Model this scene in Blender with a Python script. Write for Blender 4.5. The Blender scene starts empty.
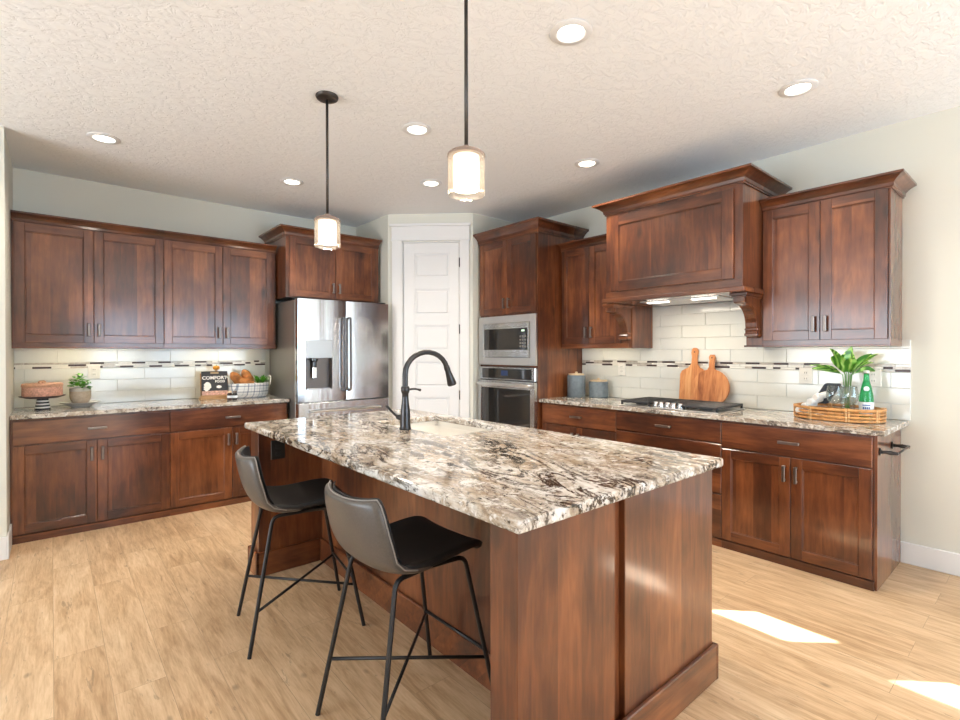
import bpy, bmesh, math, random
from mathutils import Vector, Matrix
R = math.radians
PI = math.pi
SC = bpy.context.scene
COL = SC.collection
random.seed(7)

# ------------------------------------------------------------------ camera
YAW, PITCH, ROLL, CAMZ = 40.532, -0.297, -0.078, 1.354
cam = bpy.data.cameras.new('camera')
camo = bpy.data.objects.new('camera', cam)
COL.objects.link(camo)
fw = Vector((math.sin(R(YAW)) * math.cos(R(PITCH)), math.cos(R(YAW)) * math.cos(R(PITCH)), math.sin(R(PITCH))))
rt = Vector((math.cos(R(YAW)), -math.sin(R(YAW)), 0))
up = rt.cross(fw)
r2 = rt * math.cos(R(ROLL)) + up * math.sin(R(ROLL))
u2 = up * math.cos(R(ROLL)) - rt * math.sin(R(ROLL))
mw = Matrix((r2, u2, -fw)).transposed().to_4x4()
mw.translation = Vector((0, 0, CAMZ))
camo.matrix_world = mw
cam.sensor_width = 36
cam.lens = 500.95 / 960 * 36
cam.shift_y = -5.2 / 960
cam.clip_start = 0.05
SC.camera = camo

# ------------------------------------------------------------------ world, sun, daylight, exposure
SC.view_settings.view_transform = 'Standard'
SC.view_settings.look = 'None'
SC.view_settings.gamma = 1
SC.view_settings.use_curve_mapping = False
SC.view_settings.exposure = 0.12
SC.cycles.max_bounces = 10
SC.cycles.diffuse_bounces = 5
SC.cycles.glossy_bounces = 5
SC.cycles.transmission_bounces = 8
SC.cycles.transparent_max_bounces = 10
SC.cycles.sample_clamp_indirect = 6
SC.cycles.caustics_reflective = False
SC.cycles.caustics_refractive = False

world = bpy.data.worlds.new('World')
SC.world = world
world.use_nodes = True
wn = world.node_tree.nodes
bg = wn['Background']
bg.inputs[0].default_value = (0.75, 0.87, 1.0, 1)
bg.inputs[1].default_value = 2.2

def lamp(name, kind, loc, energy, color, direction=None, **kw):
    d = bpy.data.lights.new(name, kind)
    d.energy = energy
    d.color = color
    for k, v in kw.items():
        setattr(d, k, v)
    o = bpy.data.objects.new(name, d)
    o.location = loc
    if direction is not None:
        o.rotation_euler = Vector(direction).to_track_quat('-Z', 'Y').to_euler()
    COL.objects.link(o)
    return o

COOL = (0.58, 0.79, 1.0)
DAY = (0.86, 0.93, 1.0)
WARM = (1.0, 0.80, 0.58)
# the sun, coming over the right-hand wall through its high window
lamp('sun', 'SUN', (6, -3, 5), 62, (1, 0.97, 0.93), (-0.7071, 0.7071, -0.9), angle=R(0.6))
# daylight lamps added at the rear and far-left windows, tilted up to brighten ceiling
lamp('daylight_fill_rear', 'AREA', (2.3, -3.66, 1.35), 185, COOL, (-0.05, 1, 0.55), shape='RECTANGLE', size=3.4, size_y=2.1)
lamp('daylight_fill_left', 'AREA', (-4.6, 2.4, 1.35), 200, DAY, (1, -0.1, 0.60), shape='RECTANGLE', size=3.5, size_y=2.2)

# ------------------------------------------------------------------ measured places
XL, WA, WB = -0.230, 5.458, 4.157       # stub wall side, left (far) wall plane, right wall plane
CEIL = 2.831
CT = 0.914
U4 = 1.70                               # end of left upper run
YB1, YB0 = 3.236, 0.70                  # right run, far and near end
REAR, FARL = -3.6, -4.5

# ------------------------------------------------------------------ node helpers
def mat(name):
    m = bpy.data.materials.new(name)
    m.use_nodes = True
    nt = m.node_tree
    b = nt.nodes['Principled BSDF']
    return m, nt, b

def nd(nt, typ, **kw):
    n = nt.nodes.new(typ)
    for k, v in kw.items():
        if k.startswith('i_'):
            n.inputs[k[2:].replace('_', ' ')].default_value = v
        else:
            setattr(n, k, v)
    return n

def ramp(nt, src, stops, interp='LINEAR'):
    n = nt.nodes.new('ShaderNodeValToRGB')
    cr = n.color_ramp
    cr.interpolation = interp
    while len(cr.elements) > 1:
        cr.elements.remove(cr.elements[0])
    cr.elements[0].position = stops[0][0]
    cr.elements[0].color = tuple(stops[0][1]) + (1,)
    for p, c in stops[1:]:
        e = cr.elements.new(p)
        e.color = tuple(c) + (1,)
    nt.links.new(src, n.inputs[0])
    return n.outputs[0]

def g(v):
    return (v, v, v)

def mapping(nt, src, scale, loc=(0, 0, 0), rot=(0, 0, 0)):
    n = nt.nodes.new('ShaderNodeMapping')
    n.inputs['Scale'].default_value = scale
    n.inputs['Location'].default_value = loc
    n.inputs['Rotation'].default_value = rot
    nt.links.new(src, n.inputs['Vector'])
    return n.outputs[0]

def noise(nt, vec, scale, detail=4, rough=0.55, dist=0.0):
    n = nd(nt, 'ShaderNodeTexNoise')
    n.inputs['Scale'].default_value = scale
    n.inputs['Detail'].default_value = detail
    n.inputs['Roughness'].default_value = rough
    n.inputs['Distortion'].default_value = dist
    nt.links.new(vec, n.inputs['Vector'])
    return n.outputs['Fac']

def mixc(nt, fac, a, b, mode='MIX'):
    n = nt.nodes.new('ShaderNodeMix')
    n.data_type = 'RGBA'
    n.blend_type = mode
    for sock, v in ((n.inputs[0], fac), (n.inputs[6], a), (n.inputs[7], b)):
        if isinstance(v, (int, float)):
            sock.default_value = v
        elif isinstance(v, tuple):
            sock.default_value = v + (1,) if len(v) == 3 else v
        else:
            nt.links.new(v, sock)
    return n.outputs[2]

def math_(nt, op, a, b=None, c=None):
    n = nt.nodes.new('ShaderNodeMath')
    n.operation = op
    for i, v in enumerate((a, b, c)):
        if v is None:
            continue
        if isinstance(v, (int, float)):
            n.inputs[i].default_value = v
        else:
            nt.links.new(v, n.inputs[i])
    return n.outputs[0]

def bump(nt, b, h, strength, dist=0.002):
    n = nt.nodes.new('ShaderNodeBump')
    n.inputs['Strength'].default_value = strength
    n.inputs['Distance'].default_value = dist
    nt.links.new(h, n.inputs['Height'])
    nt.links.new(n.outputs[0], b.inputs['Normal'])

def objco(nt, rnd=True):
    tc = nt.nodes.new('ShaderNodeTexCoord')
    if not rnd:
        return tc.outputs['Object']
    oi = nt.nodes.new('ShaderNodeObjectInfo')
    sc = math_(nt, 'MULTIPLY', oi.outputs['Random'], 23.0)
    v = nt.nodes.new('ShaderNodeVectorMath')
    v.operation = 'ADD'
    cx = nt.nodes.new('ShaderNodeCombineXYZ')
    for i in range(3):
        nt.links.new(sc, cx.inputs[i])
    nt.links.new(tc.outputs['Object'], v.inputs[0])
    nt.links.new(cx.outputs[0], v.inputs[1])
    return v.outputs[0]

def simple(name, col, rough=0.5, metal=0.0, coat=0.0, spec=0.5, nz=0.0, nscale=30, **kw):
    m, nt, b = mat(name)
    b.inputs['Roughness'].default_value = rough
    b.inputs['Metallic'].default_value = metal
    b.inputs['Coat Weight'].default_value = coat
    b.inputs['Specular IOR Level'].default_value = spec
    co = objco(nt)
    f = noise(nt, co, nscale, 4)
    lo = tuple(c * (1 - nz) for c in col)
    hi = tuple(min(1, c * (1 + nz)) for c in col)
    nt.links.new(ramp(nt, f, [(0.3, lo), (0.7, hi)]), b.inputs['Base Color'])
    for k, v in kw.items():
        b.inputs[k.replace('_', ' ')].default_value = v
    return m

def wood(name, axis, tones, rough=0.42, coat=1.0, plank=0.11, freq=1.0, knots=True):
    """axis: the direction of the grain, 'x', 'y' or 'z'"""
    m, nt, b = mat(name)
    co = objco(nt)
    long_, wide = 1.5 * freq, 5.5 * freq
    s = {'x': (long_, wide, wide), 'y': (wide, long_, wide), 'z': (wide, wide, long_)}[axis]
    # boards glued side by side: each its own tone
    sep = nt.nodes.new('ShaderNodeSeparateXYZ')
    nt.links.new(co, sep.inputs[0])
    if axis == 'z':
        acr = math_(nt, 'ADD', sep.outputs[0], sep.outputs[1])
    elif axis == 'x':
        acr = math_(nt, 'ADD', sep.outputs[2], sep.outputs[1])
    else:
        acr = math_(nt, 'ADD', sep.outputs[2], sep.outputs[0])
    fl = math_(nt, 'FLOOR', math_(nt, 'DIVIDE', acr, plank))
    wn_ = nt.nodes.new('ShaderNodeTexWhiteNoise')
    wn_.noise_dimensions = '1D'
    nt.links.new(fl, wn_.inputs['W'])
    vm = nt.nodes.new('ShaderNodeVectorMath')
    vm.operation = 'MULTIPLY_ADD'
    nt.links.new(wn_.outputs['Color'], vm.inputs[0])
    vm.inputs[1].default_value = (7, 7, 7)
    nt.links.new(co, vm.inputs[2])
    cg = vm.outputs[0]
    f1 = noise(nt, mapping(nt, cg, s), 1.0, 7, 0.6, 1.1)
    f2 = noise(nt, mapping(nt, cg, tuple(v * (7 if v == wide else 3) for v in s)), 1.0, 3, 0.6, 0.3)
    f3 = noise(nt, co, 2.3, 3, 0.5)
    mixf = math_(nt, 'ADD', math_(nt, 'MULTIPLY', f1, 0.34), math_(nt, 'MULTIPLY', f2, 0.22))
    mixf = math_(nt, 'ADD', mixf, math_(nt, 'MULTIPLY', f3, 0.44))
    mixf = math_(nt, 'ADD', mixf, math_(nt, 'MULTIPLY', math_(nt, 'SUBTRACT', wn_.outputs['Value'], 0.5), 0.10))
    c = ramp(nt, mixf, [(0.33, tones[0]), (0.46, tones[1]), (0.55, tones[2]), (0.68, tones[3])])
    if knots:
        vo = nt.nodes.new('ShaderNodeTexVoronoi')
        vo.inputs['Scale'].default_value = 2.6
        nt.links.new(mapping(nt, co, {'x': (0.8, 1, 1.7), 'y': (1, .8, 1.7), 'z': (1.7, 1.7, 0.8)}[axis]), vo.inputs['Vector'])
        dd = math_(nt, 'ADD', vo.outputs['Distance'], math_(nt, 'MULTIPLY', f1, 0.05))
        k = ramp(nt, dd, [(0.07, g(0.18)), (0.17, g(1))])
        c = mixc(nt, 0.75, c, k, 'MULTIPLY')
    nt.links.new(c, b.inputs['Base Color'])
    b.inputs['Roughness'].default_value = rough
    b.inputs['Specular IOR Level'].default_value = 0.3
    b.inputs['Coat Weight'].default_value = coat
    b.inputs['Coat Roughness'].default_value = 0.15
    bump(nt, b, f1, 0.08, 0.002)
    return m

CAB = [(0.028, 0.0072, 0.0030), (0.088, 0.0240, 0.0080), (0.160, 0.0480, 0.0150), (0.290, 0.100, 0.033)]
M = {}
M['wz'] = wood('stained_alder_upright', 'z', CAB)
M['wx'] = wood('stained_alder_level', 'x', CAB)
M['wy'] = wood('stained_alder_side', 'y', CAB)
BOARD = [(0.20, 0.055, 0.018), (0.46, 0.165, 0.055), (0.60, 0.25, 0.09), (0.72, 0.38, 0.16)]
M['acacia'] = wood('acacia_board', 'z', BOARD, 0.45, 0.1, 0.05, 2.0)
M['crate_wood'] = wood('pale_stand_wood', 'x', [(0.3, 0.16, 0.07), (0.42, 0.24, 0.11), (0.5, 0.3, 0.15), (0.6, 0.38, 0.2)], 0.5, 0, 0.1, 2.0, False)

def painted(name, col, bscale=120, bstr=0.1, rough=0.7, dist=0.002, det=3):
    m, nt, b = mat(name)
    tc = nt.nodes.new('ShaderNodeTexCoord')
    f = noise(nt, tc.outputs['Object'], bscale, det, 0.6, 0.2)
    f2 = noise(nt, tc.outputs['Object'], 1.3, 2)
    lo = tuple(c * 0.97 for c in col)
    nt.links.new(ramp(nt, f2, [(0.3, lo), (0.7, col)]), b.inputs['Base Color'])
    b.inputs['Roughness'].default_value = rough
    bump(nt, b, f, bstr, dist)
    return m

M['wall'] = painted('beige_wall_paint', (0.665, 0.655, 0.58), 90, 0.12)
M['trim'] = painted('white_trim_paint', (0.76, 0.755, 0.745), 60, 0.02, 0.35)

def ceiling_mat():
    m, nt, b = mat('knockdown_ceiling')
    tc = nt.nodes.new('ShaderNodeTexCoord')
    w = mapping(nt, tc.outputs['Object'], (1, 1.5, 1), rot=(0, 0, 0.5))
    f = noise(nt, w, 17, 6, 0.64, 1.0)
    h = ramp(nt, f, [(0.42, g(0)), (0.52, g(0.85)), (0.72, g(1))])
    b.inputs['Base Color'].default_value = (0.90, 0.915, 0.925, 1)
    b.inputs['Roughness'].default_value = 0.85
    bump(nt, b, h, 0.6, 0.004)
    return m
M['ceiling'] = ceiling_mat()

def floor_mat():
    m, nt, b = mat('oak_plank_floor')
    tc = nt.nodes.new('ShaderNodeTexCoord')
    co = tc.outputs['Object']
    # boards run along Y
    sw = mapping(nt, co, (1, 1, 1), rot=(0, 0, R(90)))
    br = nt.nodes.new('ShaderNodeTexBrick')
    br.offset = 0.37
    br.offset_frequency = 2
    br.squash = 1
    br.inputs['Scale'].default_value = 1
    br.inputs['Brick Width'].default_value = 1.22
    br.inputs['Row Height'].default_value = 0.18
    br.inputs['Mortar Size'].default_value = 0.0011
    br.inputs['Mortar Smooth'].default_value = 0.2
    br.inputs['Bias'].default_value = 0
    br.inputs['Color1'].default_value = (0, 0, 0, 1)
    br.inputs['Color2'].default_value = (1, 1, 1, 1)
    br.inputs['Mortar'].default_value = (0.5, 0.5, 0.5, 1)
    nt.links.new(sw, br.inputs['Vector'])
    vm = nt.nodes.new('ShaderNodeVectorMath')
    vm.operation = 'MULTIPLY_ADD'
    nt.links.new(br.outputs['Color'], vm.inputs[0])
    vm.inputs[1].default_value = (9, 5, 3)
    nt.links.new(co, vm.inputs[2])
    cg = vm.outputs[0]
    f1 = noise(nt, mapping(nt, cg, (11, 1.5, 1)), 1.7, 8, 0.66, 0.55)
    f2 = noise(nt, mapping(nt, cg, (85, 6.0, 1)), 1.5, 5, 0.6, 0.4)
    f3 = noise(nt, cg, 1.5, 2)
    s = math_(nt, 'ADD', math_(nt, 'MULTIPLY', f1, 0.6), math_(nt, 'MULTIPLY', f2, 0.28))
    s = math_(nt, 'ADD', s, math_(nt, 'MULTIPLY', f3, 0.14))
    s = math_(nt, 'ADD', s, math_(nt, 'MULTIPLY', math_(nt, 'SUBTRACT', br.outputs['Color'], 0.5), 0.06))
    c = ramp(nt, s, [(0.30, (0.25, 0.150, 0.070)), (0.43, (0.45, 0.290, 0.160)), (0.53, (0.58, 0.40, 0.238)), (0.68, (0.73, 0.55, 0.36))])
    vo = nt.nodes.new('ShaderNodeTexVoronoi')
    vo.inputs['Scale'].default_value = 3.2
    nt.links.new(mapping(nt, cg, (2.0, 1.1, 1)), vo.inputs['Vector'])
    dd = math_(nt, 'ADD', vo.outputs['Distance'], math_(nt, 'MULTIPLY', f1, 0.10))
    k = ramp(nt, dd, [(0.085, g(0.30)), (0.150, g(1))])
    c = mixc(nt, 0.6, c, k, 'MULTIPLY')
    fc = noise(nt, mapping(nt, cg, (18, 3, 1)), 2.0, 6, 0.7, 0.8)
    ck = ramp(nt, fc, [(0.33, g(0.30)), (0.39, g(1))])
    c = mixc(nt, 0.5, c, ck, 'MULTIPLY')
    seam = ramp(nt, br.outputs['Fac'], [(0.0, g(1)), (1.0, g(0.66))])
    c = mixc(nt, 1.0, c, seam, 'MULTIPLY')
    nt.links.new(c, b.inputs['Base Color'])
    b.inputs['Roughness'].default_value = 0.40
    b.inputs['Specular IOR Level'].default_value = 0.45
    bump(nt, b, f2, 0.06, 0.002)
    return m
M['floor'] = floor_mat()

def granite(name, along=0.0, light=0.0):
    m, nt, b = mat(name)
    tc = nt.nodes.new('ShaderNodeTexCoord')
    co = tc.outputs['Object']
    rot = mapping(nt, co, (1, 1, 1), rot=(0, 0, along))
    st = mapping(nt, rot, (1.0, 0.36, 1.0))
    big = noise(nt, st, 4.6, 7, 0.66, 1.3)
    med = noise(nt, mapping(nt, rot, (1, 0.32, 1), loc=(3, 1, 2)), 13, 7, 0.7, 1.2)
    vein = noise(nt, mapping(nt, rot, (1, 0.24, 1), loc=(7, 5, 1)), 6.5, 8, 0.68, 1.4)
    fine = noise(nt, co, 70, 4, 0.7)
    base = ramp(nt, big, [(0.34, (0.34, 0.265, 0.19)), (0.44, (0.48, 0.405, 0.32)), (0.52, (0.60, 0.56, 0.505)), (0.62, (0.71, 0.70, 0.68))])
    tan = ramp(nt, med, [(0.36, (0.27, 0.20, 0.145)), (0.45, (0.62, 0.53, 0.44)), (0.54, (1, 1, 1))])
    c = mixc(nt, 0.62, base, tan, 'MULTIPLY')
    a = math_(nt, 'ABSOLUTE', math_(nt, 'SUBTRACT', vein, 0.5))
    a = math_(nt, 'ADD', a, math_(nt, 'MULTIPLY', math_(nt, 'SUBTRACT', fine, 0.5), 0.07))
    vc = ramp(nt, a, [(0.0, (0.055, 0.040, 0.032)), (0.014, (0.12, 0.085, 0.06)), (0.042, (1, 1, 1))])
    fm = ramp(nt, noise(nt, mapping(nt, rot, (1, .5, 1), loc=(1, 9, 4)), 3.4, 3), [(0.40, g(0.1)), (0.55, g(1))])
    c = mixc(nt, fm, c, mixc(nt, 1.0, c, vc, 'MULTIPLY'))
    vein2 = noise(nt, mapping(nt, rot, (1, 0.34, 1), loc=(2, 8, 6)), 14, 7, 0.7, 1.8)
    a2 = math_(nt, 'ABSOLUTE', math_(nt, 'SUBTRACT', vein2, 0.47))
    v2 = ramp(nt, a2, [(0.0, (0.10, 0.075, 0.06)), (0.022, (1, 1, 1))])
    fm2 = ramp(nt, noise(nt, mapping(nt, rot, (1, .6, 1), loc=(4, 2, 9)), 5, 3), [(0.45, g(0)), (0.58, g(0.9))])
    c = mixc(nt, fm2, c, mixc(nt, 1.0, c, v2, 'MULTIPLY'))
    sp = ramp(nt, noise(nt, mapping(nt, rot, (1, .7, 1)), 44, 4, 0.7), [(0.36, (0.07, 0.05, 0.04)), (0.43, (1, 1, 1))])
    c = mixc(nt, 0.85, c, sp, 'MULTIPLY')
    wsp = ramp(nt, noise(nt, mapping(nt, co, (1, 1, 1), loc=(5, 5, 5)), 30, 4, 0.65), [(0.56, g(0)), (0.64, g(1))])
    c = mixc(nt, math_(nt, 'MULTIPLY', wsp, 0.65), c, (0.86, 0.85, 0.82))
    if light:
        c = mixc(nt, light, c, (0.66, 0.64, 0.6))
    nt.links.new(c, b.inputs['Base Color'])
    b.inputs['Roughness'].default_value = 0.09
    b.inputs['Specular IOR Level'].default_value = 0.6
    return m
M['granite'] = granite('cream_brown_granite', R(14))
M['granite_wall'] = granite('speckled_granite', R(30), 0.12)

M['tile'] = simple('glazed_cream_tile', (0.70, 0.70, 0.65), 0.10, nz=0.03, nscale=6, spec=0.6)
M['grout'] = simple('pale_grout', (0.70, 0.69, 0.63), 0.8)
M['glass_dark'] = simple('dark_mosaic', (0.050, 0.022, 0.016), 0.35, nz=0.3, nscale=40)
M['glass_grey'] = simple('grey_mosaic', (0.50, 0.45, 0.39), 0.12, nz=0.2, nscale=40)
M['glass_white'] = simple('white_mosaic', (0.80, 0.77, 0.70), 0.15, nz=0.05)

def steel(name, col, rough, streak=(90, 90, 1.5), brush=0.25):
    m, nt, b = mat(name)
    co = objco(nt)
    f = noise(nt, mapping(nt, co, streak), 2.0, 3, 0.6)
    big = noise(nt, mapping(nt, co, (5, 5, 0.6)), 1.2, 2, 0.5, 0.6)
    nt.links.new(ramp(nt, f, [(0.3, tuple(c * 0.93 for c in col)), (0.7, col)]), b.inputs['Base Color'])
    b.inputs['Metallic'].default_value = 1
    b.inputs['Roughness'].default_value = rough
    b.inputs['Anisotropic'].default_value = brush
    bump(nt, b, big, 0.22, 0.02)
    return m
M['steel'] = steel('brushed_stainless_steel', (0.66, 0.66, 0.67), 0.20)
M['steel_trim'] = steel('stainless_trim', (0.72, 0.70, 0.68), 0.28)
M['recess'] = simple('dispenser_recess', (0.16, 0.14, 0.13), 0.3, 0.8)
M['handle_steel'] = simple('dark_steel_handle', (0.22, 0.22, 0.23), 0.25, 1.0)
M['panel_grey'] = simple('silver_dispenser_panel', (0.50, 0.52, 0.53), 0.35, 0.6)
M['steel_side'] = simple('grey_metal_side', (0.30, 0.285, 0.26), 0.35, 0.7)
M['black_glass'] = simple('black_oven_glass', (0.020, 0.019, 0.018), 0.05, spec=0.9)
M['dark_gap'] = simple('dark_gasket', (0.02, 0.02, 0.02), 0.6)
M['bronze'] = simple('oil_rubbed_bronze', (0.055, 0.052, 0.053), 0.30, 0.9, nz=0.15)
M['pull'] = simple('brushed_pewter_pull', (0.20, 0.165, 0.145), 0.38, 1.0, nz=0.1)
M['pendant_metal'] = simple('dark_bronze_rod', (0.06, 0.052, 0.048), 0.35, 0.7, nz=0.1)
M['cap_metal'] = simple('brown_satin_metal', (0.27, 0.20, 0.165), 0.45, 0.4)
M['black_metal'] = simple('black_powder_coat', (0.018, 0.016, 0.016), 0.42, 0.3)
M['iron'] = simple('cast_iron', (0.030, 0.030, 0.032), 0.45, 0.2, nz=0.2, nscale=80)
M['chrome'] = simple('chrome_knob', (0.75, 0.75, 0.76), 0.12, 1.0)
M['white_plastic'] = simple('white_plastic', (0.80, 0.78, 0.73), 0.35)
M['black_plastic'] = simple('black_plastic', (0.012, 0.012, 0.012), 0.35)
M['porcelain'] = simple('white_porcelain', (0.84, 0.81, 0.75), 0.15)
M['sink'] = simple('cream_sink_composite', (0.88, 0.85, 0.79), 0.25)
M['plate_grey'] = simple('grey_white_stoneware', (0.66, 0.66, 0.64), 0.25, nz=0.04)
M['canister'] = simple('blue_grey_stoneware', (0.13, 0.16, 0.18), 0.45, nz=0.18, nscale=25)
M['lid_wood'] = simple('pale_wood_lid', (0.62, 0.47, 0.30), 0.5, nz=0.1)
M['green_leaf'] = simple('bright_green_leaf', (0.13, 0.42, 0.035), 0.35, nz=0.5, nscale=14)
M['leaf_striped'] = simple('glossy_striped_leaf', (0.13, 0.36, 0.05), 0.3, nz=0.75, nscale=30)
M['stem'] = simple('green_stem', (0.12, 0.30, 0.06), 0.5)
M['pot'] = simple('taupe_pot_glaze', (0.42, 0.35, 0.27), 0.6, nz=0.12, nscale=60)
M['pot_rim'] = simple('grey_pot_rim', (0.45, 0.45, 0.42), 0.5, nz=0.1)
M['soil'] = simple('potting_soil', (0.05, 0.03, 0.02), 0.9, nz=0.3)
M['cake_side'] = simple('pink_cake_sponge', (0.62, 0.34, 0.25), 0.75, nz=0.28, nscale=70)
M['cake_top'] = simple('tan_cake_icing', (0.58, 0.33, 0.21), 0.6, nz=0.15, nscale=50)
M['choc'] = simple('dark_brown_plate', (0.06, 0.022, 0.018), 0.35)
M['white_glaze'] = simple('white_glaze', (0.82, 0.81, 0.78), 0.2)
M['black_glaze'] = simple('black_glaze', (0.02, 0.02, 0.03), 0.2)
M['bread'] = simple('golden_bread_crust', (0.42, 0.155, 0.035), 0.55, nz=0.5, nscale=18)
M['book_black'] = simple('black_book_cover', (0.022, 0.022, 0.025), 0.4)
M['book_photo'] = simple('pink_food_photo', (0.62, 0.36, 0.28), 0.5, nz=0.5, nscale=70)
M['ink_white'] = simple('white_print', (0.85, 0.84, 0.8), 0.5)
M['ink_tan'] = simple('tan_print', (0.5, 0.36, 0.2), 0.5)
M['orange'] = simple('orange_skin', (0.80, 0.36, 0.04), 0.45, nz=0.15)
M['rattan'] = simple('honey_rattan', (0.56, 0.27, 0.09), 0.38, nz=0.28, nscale=35)
M['rattan_wrap'] = simple('pale_rattan_wrap', (0.66, 0.40, 0.18), 0.5, nz=0.2, nscale=90)
M['napkin'] = simple('charcoal_cloth', (0.055, 0.060, 0.075), 0.9, nz=0.1)
M['white_cloth'] = simple('white_cloth', (0.82, 0.80, 0.76), 0.9, nz=0.03)
M['label_white'] = simple('white_bottle_label', (0.78, 0.82, 0.86), 0.5)
M['label_blue'] = simple('blue_label_ink', (0.04, 0.12, 0.36), 0.5)
M['leather'] = simple('grey_leather', (0.082, 0.072, 0.064), 0.34, nz=0.12, nscale=150)
M['seat_black'] = simple('black_seat_fabric', (0.010, 0.010, 0.011), 0.65, nz=0.2, nscale=200)
M['stitch'] = simple('pale_stitching', (0.24, 0.22, 0.205), 0.6)
M['hinge'] = simple('dark_hinge', (0.04, 0.03, 0.025), 0.4, 0.6)

def emis(name, col, strength, noise_amt=0.0):
    m, nt, b = mat(name)
    b.inputs['Base Color'].default_value = (0.9, 0.9, 0.88, 1)
    co = objco(nt, False)
    f = noise(nt, co, 20, 2)
    c = ramp(nt, f, [(0, tuple(v * (1 - noise_amt) for v in col)), (1, col)])
    nt.links.new(c, b.inputs['Emission Color'])
    b.inputs['Emission Strength'].default_value = strength
    return m
M['can_light'] = emis('lit_downlight_lens', (1, 0.93, 0.82), 7)
M['shade_lit'] = emis('lit_frosted_shade', (1, 0.90, 0.76), 2.0)
M['display_green'] = emis('green_clock_display', (0.3, 1.0, 0.35), 0.5)
M['hood_lamp'] = emis('lit_hood_lamp', (1, 0.93, 0.82), 5)

def glass(name, col=(1, 1, 1), rough=0.0, trans=1.0):
    m, nt, b = mat(name)
    b.inputs['Base Color'].default_value = tuple(col) + (1,)
    b.inputs['Transmission Weight'].default_value = trans
    b.inputs['Roughness'].default_value = rough
    b.inputs['IOR'].default_value = 1.45
    return m
def thin_glass(name, tint=(1, 1, 1), gl=0.12, milk=0.0):
    m, nt, b = mat(name)
    tr = nt.nodes.new('ShaderNodeBsdfTransparent')
    tr.inputs[0].default_value = tuple(tint) + (1,)
    gs = nt.nodes.new('ShaderNodeBsdfGlossy')
    gs.inputs['Roughness'].default_value = 0.03
    lw = nt.nodes.new('ShaderNodeLayerWeight')
    lw.inputs['Blend'].default_value = 0.5
    rim = math_(nt, 'MULTIPLY_ADD', math_(nt, 'POWER', lw.outputs['Facing'], 2.5), gl * 1.6, 0.05)
    co = objco(nt)
    f = noise(nt, co, 55, 2)
    bm_ = nt.nodes.new('ShaderNodeBump')
    bm_.inputs['Strength'].default_value = 0.15
    bm_.inputs['Distance'].default_value = 0.002
    nt.links.new(f, bm_.inputs['Height'])
    nt.links.new(bm_.outputs[0], gs.inputs['Normal'])
    mx = nt.nodes.new('ShaderNodeMixShader')
    nt.links.new(rim, mx.inputs[0])
    nt.links.new(tr.outputs[0], mx.inputs[1])
    nt.links.new(gs.outputs[0], mx.inputs[2])
    out = mx.outputs[0]
    if milk:
        tl = nt.nodes.new('ShaderNodeBsdfTranslucent')
        tl.inputs[0].default_value = (1, 0.93, 0.85, 1)
        m2 = nt.nodes.new('ShaderNodeMixShader')
        m2.inputs[0].default_value = milk
        nt.links.new(out, m2.inputs[1]); nt.links.new(tl.outputs[0], m2.inputs[2])
        out = m2.outputs[0]
    nt.links.new(out, nt.nodes['Material Output'].inputs['Surface'])
    return m
M['clear_glass'] = thin_glass('clear_glass', (0.93, 0.95, 0.95), 0.35)
M['window_glass'] = thin_glass('window_glass', (0.97, 0.98, 0.98), 0.1)
M['seeded_glass'] = thin_glass('seeded_shade_glass', (0.97, 0.93, 0.87), 0.26, 0.15)
M['green_glass'] = glass('green_bottle_glass', (0.05, 0.62, 0.20), 0.03, 0.75)

def plaid():
    m, nt, b = mat('blue_plaid_cloth')
    tc = nt.nodes.new('ShaderNodeTexCoord')
    sep = nt.nodes.new('ShaderNodeSeparateXYZ')
    nt.links.new(tc.outputs['Object'], sep.inputs[0])
    ax = math_(nt, 'FRACT', math_(nt, 'MULTIPLY', math_(nt, 'ADD', sep.outputs[0], sep.outputs[1]), 18))
    az = math_(nt, 'FRACT', math_(nt, 'MULTIPLY', sep.outputs[2], 18))
    cx = ramp(nt, ax, [(0, (0.30, 0.36, 0.46)), (0.16, (1, 1, 1)), (0.55, (0.62, 0.66, 0.72)), (0.62, (1, 1, 1))], 'CONSTANT')
    cz = ramp(nt, az, [(0, (0.30, 0.36, 0.46)), (0.16, (1, 1, 1)), (0.55, (0.62, 0.66, 0.72)), (0.62, (1, 1, 1))], 'CONSTANT')
    c = mixc(nt, 0.8, (0.80, 0.80, 0.78), cx, 'MULTIPLY')
    c = mixc(nt, 0.8, c, cz, 'MULTIPLY')
    nt.links.new(c, b.inputs['Base Color'])
    b.inputs['Roughness'].default_value = 0.9
    return m
M['plaid'] = plaid()

# ------------------------------------------------------------------ mesh helpers
def box(bm, x0, y0, z0, x1, y1, z1, bev=0.0, mi=0, seg=1):
    if x0 > x1: x0, x1 = x1, x0
    if y0 > y1: y0, y1 = y1, y0
    if z0 > z1: z0, z1 = z1, z0
    t = bmesh.new()
    bmesh.ops.create_cube(t, size=1)
    for v in t.verts:
        v.co = Vector(((x0 + x1) / 2 + v.co.x * (x1 - x0), (y0 + y1) / 2 + v.co.y * (y1 - y0), (z0 + z1) / 2 + v.co.z * (z1 - z0)))
    if bev:
        bmesh.ops.bevel(t, geom=t.edges[:], offset=min(bev, 0.45 * min(x1 - x0, y1 - y0, z1 - z0)), segments=seg, profile=0.5, affect='EDGES')
    merge(bm, t, mi)

def merge(bm, t, mi=0, mtx=None):
    if mtx is not None:
        bmesh.ops.transform(t, matrix=mtx, verts=t.verts)
    mp = {v: bm.verts.new(v.co) for v in t.verts}
    for f in t.faces:
        try:
            nf = bm.faces.new([mp[v] for v in f.verts])
            nf.material_index = mi if mi is not None else f.material_index
            nf.smooth = f.smooth
        except ValueError:
            pass
    t.free()

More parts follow.
